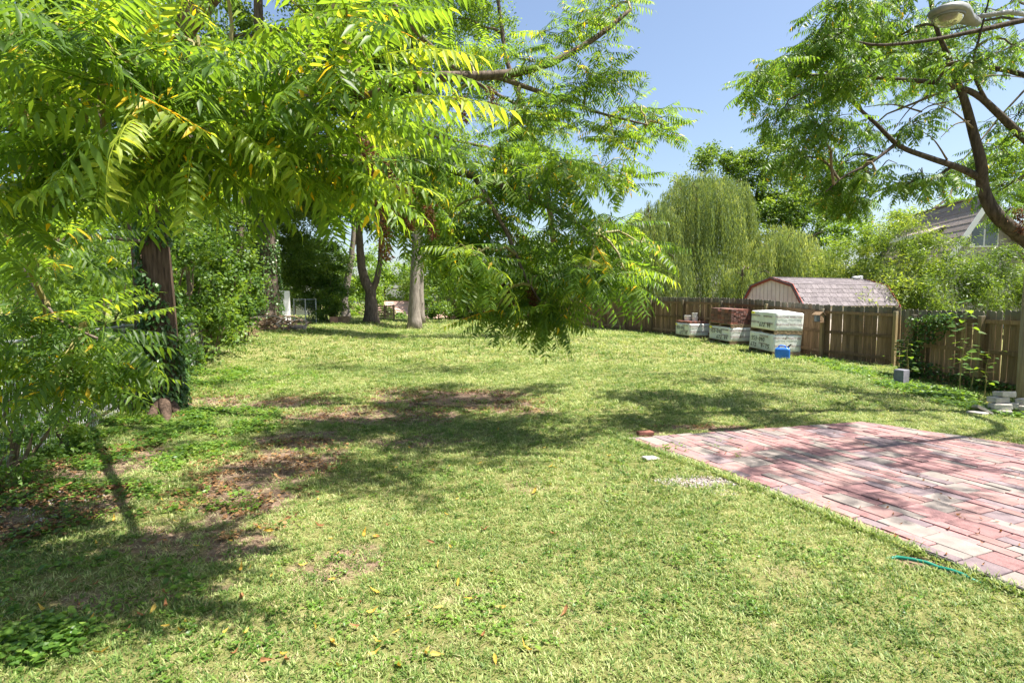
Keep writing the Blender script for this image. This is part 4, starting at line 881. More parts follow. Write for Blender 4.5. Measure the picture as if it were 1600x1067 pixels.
# ------------------------------------------------------------------ trees and shrubs behind and beside the lawn
def up(base, *pix): return [Vector(base)] + [P(*q) for q in pix]
b = GH(418, 509); D = b.y
tree('ivy_tree', 'massive old tree trunk wrapped in ivy behind the brush pile', b, up(b, (418, 420, D), (416, 320, D), (412, 200, D), (405, 60, D), (400, -120, D)), .56,
     [PB(u, v, ru, rv, D + dd) for (u, v, ru, rv, dd) in [(440, 110, 110, 60, 2), (330, 60, 120, 70, 1), (520, 40, 110, 60, 0), (360, 190, 80, 50, -2), (480, 190, 80, 40, 2), (560, 110, 80, 50, 3), (300, 260, 60, 40, -1), (440, -60, 160, 60, 0), (250, 140, 80, 60, 0)]], .17, 1.7, .55, M['leaf_oak'], M['bark'],
     ivy=(.1, 10, 7000, .13, M['leaf_ivy']), forks=[([P(430, 330, D), P(470, 290, D + .5), P(520, 250, D + 1), P(570, 200, D + 1)], .16), ([P(408, 330, D), P(360, 300, D - .5), P(300, 270, D - 1)], .12)])
b = GH(648, 514); D = b.y
tree('shade_tree', 'straight grey trunk standing alone in the middle of the far lawn', b, up(b, (648, 460, D), (650, 380, D), (652, 280, D), (655, 150, D), (660, 0, D)), .33,
     [PB(u, v, ru, rv, D + dd) for (u, v, ru, rv, dd) in [(660, 230, 80, 40, 1), (600, 290, 60, 30, 0), (640, 120, 90, 60, 1), (580, 130, 80, 60, 0), (650, 20, 110, 50, 0), (560, 220, 60, 40, 2), (700, 300, 60, 30, 1)]], .14, 1.7, .5, M['leaf_oak'], M['bark_pale'], forks=[([P(655, 300, D), P(690, 220, D), P(740, 130, D - .5)], .12)])
b = G(2.5, 32.0); D = 23.5
tree('lime_tree', 'pale yellow-green small leaved tree rising behind the hanging feathery boughs', b, up(b, (870, 420, 30.0), (858, 320, 26), (830, 200, D), (790, 90, D), (770, -60, D)), .2,
     [PB(u, v, ru, rv, D + dd) for (u, v, ru, rv, dd) in [(720, 110, 60, 50, 0), (780, 50, 40, 50, .5), (700, 30, 70, 50, 0), (640, 60, 60, 50, -.5), (760, 130, 40, 40, 1), (740, -60, 100, 50, 0), (620, 220, 60, 40, -.5), (700, 240, 60, 40, 0), (800, 240, 60, 40, 0), (880, 260, 50, 40, 0), (660, 330, 50, 30, 0)]], .10, 1.0, .4, M['leaf_lime'], M['bark'], forks=[([P(845, 280, D), P(760, 230, D), P(660, 210, D - .5)], .1)])
b = GH(657, 506); D = b.y
tree('shade_tree', 'slim pale trunk close behind the straight grey trunk', b, up(b, (657, 440, D), (658, 360, D), (660, 260, D)), .26,
     [PB(u, v, ru, rv, D + dd) for (u, v, ru, rv, dd) in [(680, 300, 70, 50, 1), (730, 330, 60, 40, 2), (640, 340, 40, 30, 1), (700, 380, 40, 25, 2)]], .16, 1.5, .5, M['leaf_oak'], M['bark_pale'])
b = GH(580, 504); D = b.y
tree('forked_tree', 'dark trunk forking low into a V on the far lawn', b, up(b, (580, 470, D), (578, 455, D), (567, 430, D), (562, 380, D), (560, 300, D), (556, 220, D)), .40,
     [PB(u, v, ru, rv, D + dd) for (u, v, ru, rv, dd) in [(560, 300, 70, 50, 1), (600, 250, 80, 50, 0), (520, 250, 60, 40, 1), (610, 350, 40, 30, 2), (500, 330, 40, 30, 1), (560, 170, 90, 50, 0)]], .17, 1.6, .55, M['leaf_oak'], M['bark'], forks=[([P(578, 462, D), P(588, 440, D), P(594, 410, D), P(596, 350, D), P(604, 280, D)], .22)])
b = GH(541, 499); D = b.y
tree('leaning_tree', 'pale leaning trunk beside the forked tree on the far lawn', b, up(b, (537, 470, D), (546, 420, D), (552, 380, D), (554, 320, D), (552, 240, D)), .30,
     [PB(u, v, ru, rv, D + dd) for (u, v, ru, rv, dd) in [(500, 300, 60, 40, 1), (540, 260, 70, 40, 1), (470, 330, 40, 30, 0)]], .17, 1.5, .55, M['leaf_oak'], M['bark_pale'], forks=[([P(552, 385, D), P(562, 360, D), P(572, 335, D), P(578, 300, D)], .12)])
# trees and thickets beyond the chain-link fence
for i, (lab, x, y, blobs, lm) in enumerate([
    ('dense green tree filling the gap behind the brush pile', -15.5, 34, [(430, 330, 60, 60, 33), (470, 400, 50, 40, 34), (370, 320, 60, 60, 32), (500, 320, 40, 40, 35), (340, 400, 50, 50, 32), (400, 420, 50, 40, 33), (460, 270, 60, 50, 34)], 'leaf_oak'),
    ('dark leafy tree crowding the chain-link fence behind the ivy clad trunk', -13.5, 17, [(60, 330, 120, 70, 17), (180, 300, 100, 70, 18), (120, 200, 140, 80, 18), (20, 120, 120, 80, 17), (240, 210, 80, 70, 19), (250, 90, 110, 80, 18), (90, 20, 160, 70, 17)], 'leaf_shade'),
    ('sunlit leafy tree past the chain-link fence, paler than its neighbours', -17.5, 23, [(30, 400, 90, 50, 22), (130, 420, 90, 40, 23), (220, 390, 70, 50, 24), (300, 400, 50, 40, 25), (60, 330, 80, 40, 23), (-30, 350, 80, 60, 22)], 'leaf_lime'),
    ('shadowy tree between the old ivy tree and the chain-link fence', -12.5, 26, [(330, 330, 60, 60, 25), (300, 250, 70, 60, 25), (360, 400, 40, 40, 26), (270, 330, 60, 60, 24), (340, 160, 90, 70, 26)], 'leaf_oak')]):
    b = G(x, y)
    tree('boundary_tree', lab, b, [b, b + Vector((.2, 0, 3)), b + Vector((.5, .1, 6)), b + Vector((.4, 0, 9))], .28, [PB(u, v, ru, rv, d_) for (u, v, ru, rv, d_) in blobs], .14 + .01 * i, 2.3, .5, M[lm], M['bark'])
def gb(u, v): return GH(u, v)
bl = lambda *a: [PB(*q) for q in a]
b = G(-8.9, 14.2); bush('shrub', 'bright leafy shrub spilling round the end post of the chain-link fence', b, bl((315, 470, 50, 60, 14.6, .8), (350, 440, 40, 40, 15.5, .8), (300, 540, 26, 40, 14.0, .6), (340, 520, 30, 34, 16.0, .7), (290, 420, 40, 40, 14.6, .8)), .13, 2.0, .32, M['leaf_oak'], M['twig'])
b = G(-8.7, 12.4); bush('shrub', 'vines hanging thickly over the chain-link fence past the ivy clad trunk', b, bl((290, 400, 40, 50, 12.6, .7), (310, 360, 40, 40, 13.5, .8), (285, 480, 24, 50, 12.4, .6), (335, 400, 40, 40, 15, .8), (180, 520, 30, 60, 9.8, .5), (120, 560, 40, 60, 8.4, .5)), .10, 1.8, .26, M['leaf_bush'], M['twig'])
b = G(-9.4, 18.5); bush('shrub', 'pale green shrub between the end post and the brush pile', b, bl((365, 470, 36, 40, 18.8, .9), (345, 500, 34, 26, 18.2, .8), (385, 440, 24, 30, 19.5, .8)), .14, 2.6, .3, M['leaf_bush'], M['twig'])
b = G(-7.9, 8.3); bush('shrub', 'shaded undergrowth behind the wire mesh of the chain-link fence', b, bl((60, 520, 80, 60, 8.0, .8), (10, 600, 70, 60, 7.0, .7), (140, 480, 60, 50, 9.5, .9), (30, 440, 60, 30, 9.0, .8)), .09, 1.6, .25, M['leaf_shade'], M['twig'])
b = G(-10.5, 13.5); bush('shrub', 'sunny thicket behind the ivy clad trunk', b, bl((150, 420, 90, 50, 13.5, 1.2), (220, 470, 60, 50, 13.0, 1.0), (80, 450, 70, 60, 13.0, 1.0)), .11, 1.9, .3, M['leaf_bush'], M['twig'])
b = G(-6.9, 10.4); bush('shrub', 'small glossy leaved shrub at the foot of the ivy clad trunk', b, bl((285, 560, 20, 46, 11.0, .5), (228, 590, 26, 40, 9.9, .4), (290, 600, 20, 20, 10.8, .4)), .085, 2.4, .2, M['leaf_ivy'], M['twig'])
b = G(-5.3, 5.2); bush('shrub', 'weeds growing through the bottom of the chain-link mesh', b, bl((40, 680, 50, 40, 5.6, .3), (20, 730, 40, 26, 5.2, .3), (120, 670, 36, 30, 6.6, .3)), .055, 1.4, .12, M['leaf_shade'], M['twig'])
b = GH(506, 504); bush('shrub', 'rounded dark bush by the far chain-link panel', b, bl((505, 484, 22, 20, b.y, .8), (525, 478, 18, 18, b.y + .5, .8), (490, 470, 20, 18, b.y + 1, .8)), .13, 2.6, .28, M['leaf_bush'], M['twig'])
b = GH(470, 505); bush('shrub', 'dark conifer-like mass behind the white door panel', b, bl((480, 440, 34, 40, b.y + 4, 1.2), (510, 420, 40, 40, b.y + 5, 1.4), (465, 400, 30, 40, b.y + 4, 1.2), (525, 455, 26, 26, b.y + 4, 1)), .15, 2.2, .4, M['leaf_shade'], M['twig'], cat='bush')
b = GH(560, 500); bush('shrub', 'low sunny hedge between the leaning and forked trunks', b, bl((560, 486, 22, 12, 46, 1), (535, 470, 26, 18, 48, 1.2), (590, 478, 18, 14, 48, 1)), .17, 2.4, .35, M['leaf_lime'], M['twig'])
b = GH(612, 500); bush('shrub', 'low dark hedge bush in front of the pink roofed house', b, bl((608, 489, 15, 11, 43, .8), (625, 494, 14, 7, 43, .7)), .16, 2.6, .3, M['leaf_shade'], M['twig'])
b = GH(690, 500); bush('shrub', 'shaded hedge behind the straight grey trunk', b, bl((685, 480, 30, 20, 44, 1.2), (720, 478, 30, 22, 44, 1.2), (760, 480, 34, 20, 44, 1.2), (700, 450, 40, 20, 46, 1.2), (760, 450, 40, 22, 46, 1.2)), .18, 2.2, .45, M['leaf_oak'], M['twig'])
for i, (u, v, ru, rv, Dd, lab, lm) in enumerate([(460, 420, 90, 60, 60, 'hazy far tree behind the white door panel', 'leaf_oak'), (600, 430, 70, 50, 62, 'yellow-green far tree behind the forked trunk', 'leaf_lime'), (720, 420, 80, 50, 58, 'far tree beyond the pink roofed house', 'leaf_oak'), (860, 430, 80, 50, 56, 'far tree behind the far end of the picket fence', 'leaf_oak'), (960, 420, 60, 60, 52, 'far tree between the picket fence and the willow', 'leaf_lime'), (300, 420, 90, 60, 55, 'far tree beyond the shadowy boundary tree', 'leaf_lime')]):
    c = P(u, 500, Dd); b = Vector((c.x, c.y, float(gz(c.x, c.y))))
    tree('far_tree', lab, b, [b, b + Vector((0, 0, 3)), b + Vector((.2, 0, 6))], .25, [PB(u, v, ru, rv, Dd), PB(u - ru * .5, v + 20, ru * .6, rv * .7, Dd - 2), PB(u + ru * .5, v + 22, ru * .6, rv * .7, Dd + 1)], .24, 1.7, .7, M[lm], M['bark'])
# big tree behind the willows
b = G(19, 46)
tree('backdrop_tree', 'tall broad green tree rising behind the weeping willow', b, [b, b + Vector((0, 0, 4)), b + Vector((.3, 0, 9))], .4, bl((1110, 245, 32, 24, 44), (1150, 275, 50, 36, 45), (1200, 250, 50, 40, 45), (1240, 300, 60, 50, 45), (1190, 330, 70, 50, 44), (1260, 370, 60, 50, 44), (1210, 400, 60, 40, 43), (1290, 320, 40, 50, 46), (1090, 285, 30, 24, 44), (1210, 215, 24, 18, 45)), .22, 1.9, .6, M['leaf_oak'], M['bark'])
b = G(28, 41)
tree('backdrop_tree', 'leafy tree showing between the bamboo and the crooked limbs', b, [b, b + Vector((0, 0, 4)), b + Vector((.3, 0, 7))], .3, bl((1400, 370, 50, 36, 40), (1460, 345, 40, 30, 41), (1500, 318, 22, 18, 42), (1340, 380, 50, 40, 40), (1580, 250, 60, 40, 44), (1640, 300, 60, 50, 42)), .2, 1.9, .55, M['leaf_lime'], M['bark'])
# weeping willows
def willow(label, base, dome, strands, lmin, lmax, seed):
    base = Vector(base); t = thing('weeping_willow', label, 'tree', base, 0)
    MB().tube([(0, 0, -.2), (.1, 0, 1.5), (-.1, .1, 3.2), (.1, 0, 4.6)], [.34, .27, .22, .14], 10).build('trunk', M['bark'], t, smooth=True)
    PS = []; Fm = []; TN = []; tw = MB()
    for (c, r, share) in dome:
        c = Vector(c) - base
        MB().tube(bez((0, 0, 3.0), c + Vector((0, 0, r[2] * .5)), .5, 6, .03), [.12, .1, .085, .07, .055, .04, .03], 7).build('limb', M['bark'], t, smooth=True)
        for k in range(7):
            e = c + Vector((random.uniform(-.8, .8) * r[0], random.uniform(-.8, .8) * r[1], r[2] * random.uniform(.3, .8))); MB().tube(bez(c - Vector((0, 0, r[2] * .3)), e, .5, 5, .03), [.05, .045, .04, .03, .022, .014], 6).build('limb', M['bark'], t)
        for _ in range(int(strands * share)):
            if _ % 9 == 0: th0 = random.random() * 6.283; q0_ = math.sqrt(random.random()); z0_ = random.uniform(.2, 1.0) ** .6; ct0 = random.gauss(.46, .2)
            th = th0 + random.gauss(0, .09); q = min(1, abs(q0_ + random.gauss(0, .06))); zz = math.sqrt(max(0, 1 - q * q)) * z0_ + random.gauss(0, .03)
            p = c + Vector((r[0] * q * math.cos(th), r[1] * q * math.sin(th), r[2] * zz)); L_ = random.uniform(lmin, lmax); gl = float(gz(p.x + base.x, p.y + base.y)) - base.z + .3
            L_ = min(L_, p.z - gl); 
            if L_ < .6: continue
            o_ = Vector((math.cos(th), math.sin(th), 0)) * random.uniform(.15, .5); n = int(L_ / .075); ct = ct0 + random.gauss(0, .06)
            for i in range(n):
                s = i / n; pp = p + o_ * (1 - math.exp(-4 * s)) + Vector((0, 0, .22 * math.exp(-((s - .06) / .07) ** 2) - L_ * s)) + Vector((random.gauss(0, .03), random.gauss(0, .03), 0))
                PS.append(tuple(pp)); Fm.append(frame((random.gauss(0, .2), random.gauss(0, .2), -1), random.random() * 6.28) * random.uniform(.14, .25)); TN.append(min(.93, max(0, ct + random.gauss(0, .12))))
    cr = obj('crown', scatter('crown', LEAFW, np.stack(Fm), np.array(PS), np.array(TN), M['leaf_willow']), t); cr['kind'] = 'stuff'
def WB(u, v, ru, rv, D, share, dd=None): c, r = PB(u, v, ru, rv, D, dd); return (c, r, share)
b = G(10.4, 31); willow('tall weeping willow with long hanging curtains behind the picket fence', b, [WB(1090, 330, 62, 62, 31, .45, 2.2), WB(1022, 372, 46, 56, 30, .32, 1.8), WB(1130, 330, 40, 58, 31.5, .2, 1.8), WB(1060, 420, 70, 40, 29.5, .2, 1.8)], 3000, 1.6, 4.6, 1)
b = G(13.6, 30); willow('low spreading weeping willow behind the pink shed', b, [WB(1218, 416, 60, 62, 29.5, .5, 2.0), WB(1268, 428, 40, 42, 30, .3, 1.6), WB(1165, 446, 34, 36, 28.5, .15, 1.4)], 3000, 1.0, 2.6, 2)
# bamboo thicket
for i, (lab, x, y, blobs) in enumerate([
    ('bamboo clump nearest the shed roof vent', 15.2, 26, [(1330, 400, 44, 36, 26), (1360, 440, 44, 34, 25.5), (1310, 440, 30, 30, 26.5)]),
    ('feathery bamboo clump rising tallest behind the gappy fence', 17.2, 25, [(1405, 362, 50, 36, 25), (1430, 410, 50, 40, 24.5), (1400, 445, 50, 30, 24)]),
    ('bamboo clump in front of the gabled house', 19.2, 25, [(1462, 380, 40, 32, 25), (1490, 430, 50, 36, 24.2), (1450, 450, 44, 26, 23.5)]),
    ('bamboo clump under the white gable window', 21.4, 25, [(1548, 408, 46, 28, 25), (1580, 445, 50, 28, 24.4), (1530, 445, 40, 28, 23.6)]),
    ('bamboo clump by the utility pole', 23.6, 24.5, [(1640, 430, 40, 28, 24.6), (1610, 450, 40, 30, 24)])]):
    bush('bamboo', lab, G(x, y), bl(*blobs, (blobs[0][0], 468, 46, 22, 23.6)), .17, 1.25, .55, M['leaf_bamboo'], M['culm'], cat='bamboo', tmpl=LEAFN, nst=9, culms=1, group='bamboo thicket behind the fence')

# ------------------------------------------------------------------ wrapped pallets of pavers
def text_mesh(txt, size, mat, name):
    cu = bpy.data.curves.new(name, 'FONT'); cu.body = txt; cu.size = size; cu.extrude = .0012; cu.align_x = 'CENTER'; cu.resolution_u = 2
    tmp = bpy.data.objects.new('tmp', cu); COL.objects.link(tmp); bpy.context.view_layer.update()
    me = bpy.data.meshes.new_from_object(tmp.evaluated_get(bpy.context.evaluated_depsgraph_get())); bpy.data.objects.remove(tmp); me.name = name
    me.materials.clear(); me.materials.append(mat); return me
PRINT = text_mesh('PAVESTONE', .085, M['print'], 'printed_lettering')
STROKES = {'5': [[(.9, 1), (.15, 1), (.1, .58), (.5, .62), (.85, .4), (.7, .06), (.1, .02)]], '3': [[(.1, .95), (.7, 1), (.75, .7), (.35, .55), (.8, .4), (.7, .05), (.1, .05)]], '0': [[(.5, 1), (.12, .7), (.15, .2), (.5, 0), (.85, .3), (.85, .75), (.5, 1)]],
           '9': [[(.8, .75), (.5, 1), (.15, .75), (.4, .5), (.8, .7), (.75, .3), (.6, 0)]], '6': [[(.75, 1), (.3, .7), (.12, .25), (.45, 0), (.8, .22), (.5, .48), (.15, .3)]], '7': [[(.1, .95), (.85, 1), (.5, .5), (.35, 0)]], '2': [[(.12, .8), (.5, 1), (.8, .75), (.5, .35), (.1, .03), (.9, .06)]],
           '4': [[(.3, 1), (.12, .45), (.85, .5)], [(.75, .95), (.62, 0)]], '1': [[(.55, 1), (.45, 0)]], '-': [[(.15, .5), (.8, .52)]], ' ': []}
def scrawl(rows, w_, name='handwriting'):
    """marker strokes in the XZ plane, one mesh per pallet face"""
    mb = MB()
    for (txt, x0, z0, cw, ch) in rows:
        for i, c in enumerate(txt):
            for st in STROKES[c]:
                pts = [Vector((x0 + (i + p[0] * .82) * cw + p[1] * .012 + random.gauss(0, .003), 0, z0 + p[1] * ch + random.gauss(0, .004))) for p in st]
                for a, b_ in zip(pts, pts[1:]):
                    d = (b_ - a); L_ = d.length; ang = math.atan2(d.z, d.x); mb.box((a + b_) / 2, (L_ + w_ * .8, .0024, w_), Matrix.Rotation(-ang, 3, 'Y'))
    return mb.mesh(name, M['ink'])
def pallet_base(t, a, b_):
    for k in range(7):
        y = -b_ / 2 + .06 + (b_ - .12) * k / 6; o = MB().box((0, 0, 0), (a, .095, .018)).build('board', M['pallet_wood'], t); o.location = (0, y, .116)
    for k in range(3):
        x = -a / 2 + .03 + (a - .06) * k / 2; o = MB().box((0, 0, 0), (.045, b_, .085)).build('stringer', M['pallet_wood'], t); o.location = (x, 0, .0635)
    for k in range(3):
        y = -b_ / 2 + .06 + (b_ - .12) * k / 2; o = MB().box((0, 0, 0), (a, .09, .016)).build('board', M['pallet_wood'], t); o.location = (0, y, .011)
def wrap_mesh(a, b_, h, lumpy):
    """film-wrapped load: bulging sides, soft edges, crumpled top"""
    n = 14; mb = MB(); rr = random.Random(int(a * 1000 + h * 77 + lumpy * 9))
    ring = []
    for (x0, y0, x1, y1) in ((-1, -1, 1, -1), (1, -1, 1, 1), (1, 1, -1, 1), (-1, 1, -1, -1)):
        for k in range(n): ring.append((x0 + (x1 - x0) * k / n, y0 + (y1 - y0) * k / n))
    m_ = len(ring); lev = [0, .02, .16, .34, .52, .7, .86, .965, 1.0]
    for li, l in enumerate(lev):
        for (x, y) in ring:
            q = 1 - .018 * (li in (0, 8)) + .006 * math.sin(l * 19 + x * 3) + rr.gauss(0, .0025)
            cx = max(abs(x), abs(y)); corner = (abs(x) * abs(y)) ** 6; q *= 1 - .018 * corner
            mb.v.append((x * a / 2 * q, y * b_ / 2 * q, l * h + (rr.gauss(0, .006) if li == 8 else 0)))
    for li in range(len(lev) - 1):
        for k in range(m_):
            p, q = li * m_ + k, li * m_ + (k + 1) % m_; mb.f.append((p, q, q + m_, p + m_))
    side = len(mb.f)
    base = (len(lev) - 1) * m_; prev = [base + k for k in range(m_)]
    for r_ in (.72, .4, .12):
        cur = []
        for (x, y) in ring:
            mb.v.append((x * a / 2 * r_, y * b_ / 2 * r_, h + lumpy * (.03 + rr.random() * .05) * (1.1 - r_))); cur.append(len(mb.v) - 1)
        for k in range(m_): mb.f.append((prev[k], prev[(k + 1) % m_], cur[(k + 1) % m_], cur[k]))
        prev = cur
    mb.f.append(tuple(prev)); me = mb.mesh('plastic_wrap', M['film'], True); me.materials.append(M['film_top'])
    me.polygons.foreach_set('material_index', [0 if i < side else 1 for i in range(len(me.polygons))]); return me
def stack_frame(c0, c1, a, b_):
    c0, c1 = Vector(c0), Vector(c1); e1 = (c0 - c1); e1.normalize()                      # local +x runs from the back corner to the front corner
    q = Vector((-e1.y, e1.x, 0)); q.z = (float(gz(c0.x + q.x, c0.y + q.y)) - c0.z) * .6; e2 = (q - e1 * q.dot(e1)).normalized(); e3 = e1.cross(e2)
    ctr = c0 - e1 * a / 2 + e2 * b_ / 2
    return ctr, e1, e2, e3, Matrix((e1, e2, e3)).transposed()
def wrapped(label, ctr, Mx, a, b_, h, rows, lumpy, prints, up_=0.0, tagx=True):
    t = thing('wrapped_pallet', label, 'pallet', ctr + Mx.col[2] * up_, 0, None); t.rotation_euler = Mx.to_euler()
    pallet_base(t, a, b_); o = obj('plastic_wrap', wrap_mesh(a, b_, h - .127, lumpy), t, (0, 0, .127))
    obj('handwriting', scrawl(rows, .017), t, (0, -b_ / 2 - .016, .0))
    for (fx, z) in prints:
        o = obj('printed_lettering', PRINT, t, (fx * a, -b_ / 2 - .012, z)); o.rotation_euler = (math.pi / 2, 0, 0)
    for (fy, z) in ((-.28, h * .78), (.22, h * .78), (-.25, h * .42), (.24, h * .42)):
        o = obj('printed_lettering', PRINT, t, (a / 2 + .012, fy * b_, z)); o.rotation_euler = (math.pi / 2, 0, math.pi / 2)
    if tagx: MB().box((-a / 2 + .11, -b_ / 2 - .014, h - .05), (.17, .004, .065)).build('yellow_tag', M['yellow_tag'], t)
    return t
BRK = MB().box((0, 0, 0), (.196, .096, .076), ch=.006); BRKm = [BRK.mesh('brick', M['brick_dark']), BRK.mesh('brick', M['brick_red'])]
# tall stack: two wrapped loads
a_, w2 = 1.34, 1.0
ctr, e1, e2, e3, Mx = stack_frame(GH(1207, 556), GH(1164, 546.5), a_, w2)
wrapped('lower wrapped pallet of the tall stack, marked 553-090 over 672 4-15', ctr, Mx, a_, w2, .68, [('553-090', -.52, .40, .105, .13), ('672  4-15', -.55, .20, .115, .12)], .1, [(.1, .3), (.12, .55)], tagx=False)
wrapped('upper wrapped pallet of the tall stack with crumpled white top', ctr + e1 * .02, Mx, a_, w2, .68, [('672 44', -.15, .2, .1, .13)], 1.0, [(-.28, .52), (.2, .52), (-.3, .30), (.25, .30)], up_=.682)
# middle stack: wrapped load with an open pallet of dark bricks on it
a_, w2 = 1.34, .9
ctr, e1, e2, e3, Mx = stack_frame(GH(1140, 539), GH(1102, 532), a_, w2)
wrapped('wrapped pallet carrying the open load of dark bricks', ctr, Mx, a_, w2, .62, [('553-090', -.56, .38, .105, .12), ('672 44', -.15, .18, .115, .12)], .05, [(-.2, .5), (.24, .5), (.25, .3)])
t = thing('brick_pallet', 'open pallet of dark brown bricks on the wrapped pallet beside the tall stack', 'pallet', ctr + e3 * .622); t.rotation_euler = (Mx @ Matrix.Rotation(.03, 3, 'Z')).to_euler(); pallet_base(t, a_, w2)
for l in range(7):
    nx_, ny_ = 6, 8
    for i in range(nx_):
        for j in range(ny_):
            if l < 6 and 0 < i < nx_ - 1 and 0 < j < ny_ - 1: continue
            if l == 6 and random.random() < .06: continue
            o = obj('brick', BRKm[1 if random.random() < .3 else 0], t, (-.53 + i * .2065 + random.gauss(0, .004), -.37 + j * .1045 + random.gauss(0, .003), .166 + l * .0785)); o.rotation_euler = (0, 0, random.gauss(0, .015))
# low stack
a_, w2 = 1.3, 1.0
ctr, e1, e2, e3, Mx = stack_frame(GH(1077, 529.5), GH(1049, 525), a_, w2)
wrapped('wrapped pallet with a thin layer of bricks and white buckets on top', ctr, Mx, a_, w2, .60, [('553-090', -.52, .36, .105, .12), ('672 44', -.2, .17, .115, .12)], .02, [(.2, .5), (.22, .28)])
low_top = ctr + e3 * .61
t = thing('brick_layer', 'thin layer of red-brown bricks under the white buckets', 'bricks', low_top); t.rotation_euler = Mx.to_euler()
for i in range(6):
    for j in range(9): o = obj('brick', BRKm[0 if random.random() < .4 else 1], t, (-.53 + i * .208, -.42 + j * .105, .052)); o.rotation_euler = (0, 0, random.gauss(0, .02))
bt = low_top + e3 * .093
def bucket(label, loc, n, r, h):
    t = thing('bucket', label, 'bucket', loc)
    MB().lathe([(r * .86, 0), (r, h * .86), (r * 1.06, h * .86), (r * 1.06, h * .93), (r * 1.0, h * .93), (r * 1.0, h), (r * .94, h), (r * .9, h * .96)], n=20).build('pail', M['white_plastic'], t, smooth=False)
    MB().lathe([(r * .93, h * .90), (r * .93, h * .94)], n=20).build('lid', M['white_plastic'], t)
    MB().tube([Vector((r * 1.07 * math.cos(a), r * 1.07 * math.sin(a) * .6 - .02, h * .88 - .10 * math.sin(a) ** 2 - .0)) for a in np.linspace(math.pi, 2 * math.pi, 12)], .004, 5).build('wire_handle', M['galv'], t)
q = bt - e1 * .22 - e2 * .15; bucket('wide white bucket on the brick layer', q, 1, .16, .22)
q = bt + e1 * .18 - e2 * .05; bucket('small white bucket on the brick layer with another stacked on it', q, 1, .115, .17); bucket('small white bucket stacked on top of another bucket', q + Vector((0, 0, .172)), 1, .115, .16)

# blue jug
q = GH(1222, 561)
t = thing('water_jug', 'bright blue plastic jerrycan on the grass before the tall pallet stack', 'jerrycan', q, R(-18))
mb = MB(); prof = [(0, .92), (.015, 1), (.05, 1.02), (.26, 1.02), (.30, .98), (.335, .8), (.345, .72)]
lv_ = []
for (z, k) in prof:
    for i in range(20):
        a = 2 * math.pi * (i + .5) / 20; cx, sy = math.cos(a), math.sin(a); sx = math.copysign(abs(cx) ** .35, cx) * .205 * k; yy = math.copysign(abs(sy) ** .35, sy) * .105 * k; mb.v.append((sx, yy, z))
for l in range(len(prof) - 1):
    for i in range(20): mb.f.append((l * 20 + i, l * 20 + (i + 1) % 20, (l + 1) * 20 + (i + 1) % 20, (l + 1) * 20 + i))
mb.f.append(tuple(range((len(prof) - 1) * 20, len(prof) * 20))); mb.f.append(tuple(reversed(range(20))))
mb.build('body', M['blue_plastic'], t)
MB().tube([(-.11, 0, .33), (-.10, 0, .385), (-.06, 0, .41), (.04, 0, .41), (.08, 0, .385), (.085, 0, .33)], .021, 8).build('handle', M['blue_plastic'], t, smooth=True)
MB().tube([(.15, 0, .33), (.165, 0, .38)], .032, 10).build('collar', M['blue_plastic'], t); MB().tube([(.165, 0, .37), (.2, 0, .42), (.25, 0, .46)], [.024, .02, .017], 8).build('spout', M['black_plastic'], t); MB().tube([(.245, 0, .455), (.265, 0, .47)], .021, 8).build('cap', M['white_plastic'], t)
MB().box((-.02, -.106, .16), (.22, .006, .12), ch=.002).build('label_panel', M['blue_plastic'], t)

# house-shaped bird feeder on the fence post
pp = fB0 + fdir * post_s[1]; fn_ = Vector((-fdir.y, fdir.x)) if -fdir.y < 0 else Vector((fdir.y, -fdir.x)); fn_ = fn_ if fn_.x < 0 else -fn_
q = Vector((pp.x + fn_.x * .26, pp.y + fn_.y * .26, float(gz(pp.x, pp.y)) + 1.12))
t = thing('bird_feeder', 'small house-shaped feeder fixed to a picket fence post', 'bird feeder', q, math.atan2(fdir.y, fdir.x))
MB().box((0, 0, 0), (.30, .24, .02)).build('tray', M['old_wood'], t)
for sx in (-.115, .115): MB().add([(sx - .008, -.08, .01), (sx - .008, .08, .01), (sx - .008, .08, .22), (sx - .008, 0, .29), (sx - .008, -.08, .22), (sx + .008, -.08, .01), (sx + .008, .08, .01), (sx + .008, .08, .22), (sx + .008, 0, .29), (sx + .008, -.08, .22)], [(0, 1, 2, 3, 4), (9, 8, 7, 6, 5), (0, 5, 6, 1), (1, 6, 7, 2), (2, 7, 8, 3), (3, 8, 9, 4), (4, 9, 5, 0)]).build('side_panel', M['old_wood'], t)
for sy in (-1, 1):
    MB().box((0, sy * .07, .115), (.21, .006, .19)).build('pane', M['glass'], t)
    MB().box((0, sy * .068, .275), (.30, .165, .014), Matrix.Rotation(-sy * R(37), 3, 'X')).build('roof_panel', M['old_wood'], t)
MB().box((0, -.0, -.0), (.02, .02, .02)); MB().box((0, (.12 if True else 0) * (1 if fn_.dot(Vector((fdir.y, -fdir.x))) > 0 else -1), .06), (.06, .05, .08)).build('bracket', M['galv'], t)

# ------------------------------------------------------------------ garden shed
GD = Vector((.93, .367, 0)); GN_ = Vector((.367, -.93, 0)); S0 = Vector((10.15, 22.6, -.40))
t = thing('garden_shed', 'pink gambrel-roofed garden shed with dark red trim behind the picket fence', 'shed', S0, math.atan2(GD.y, GD.x))
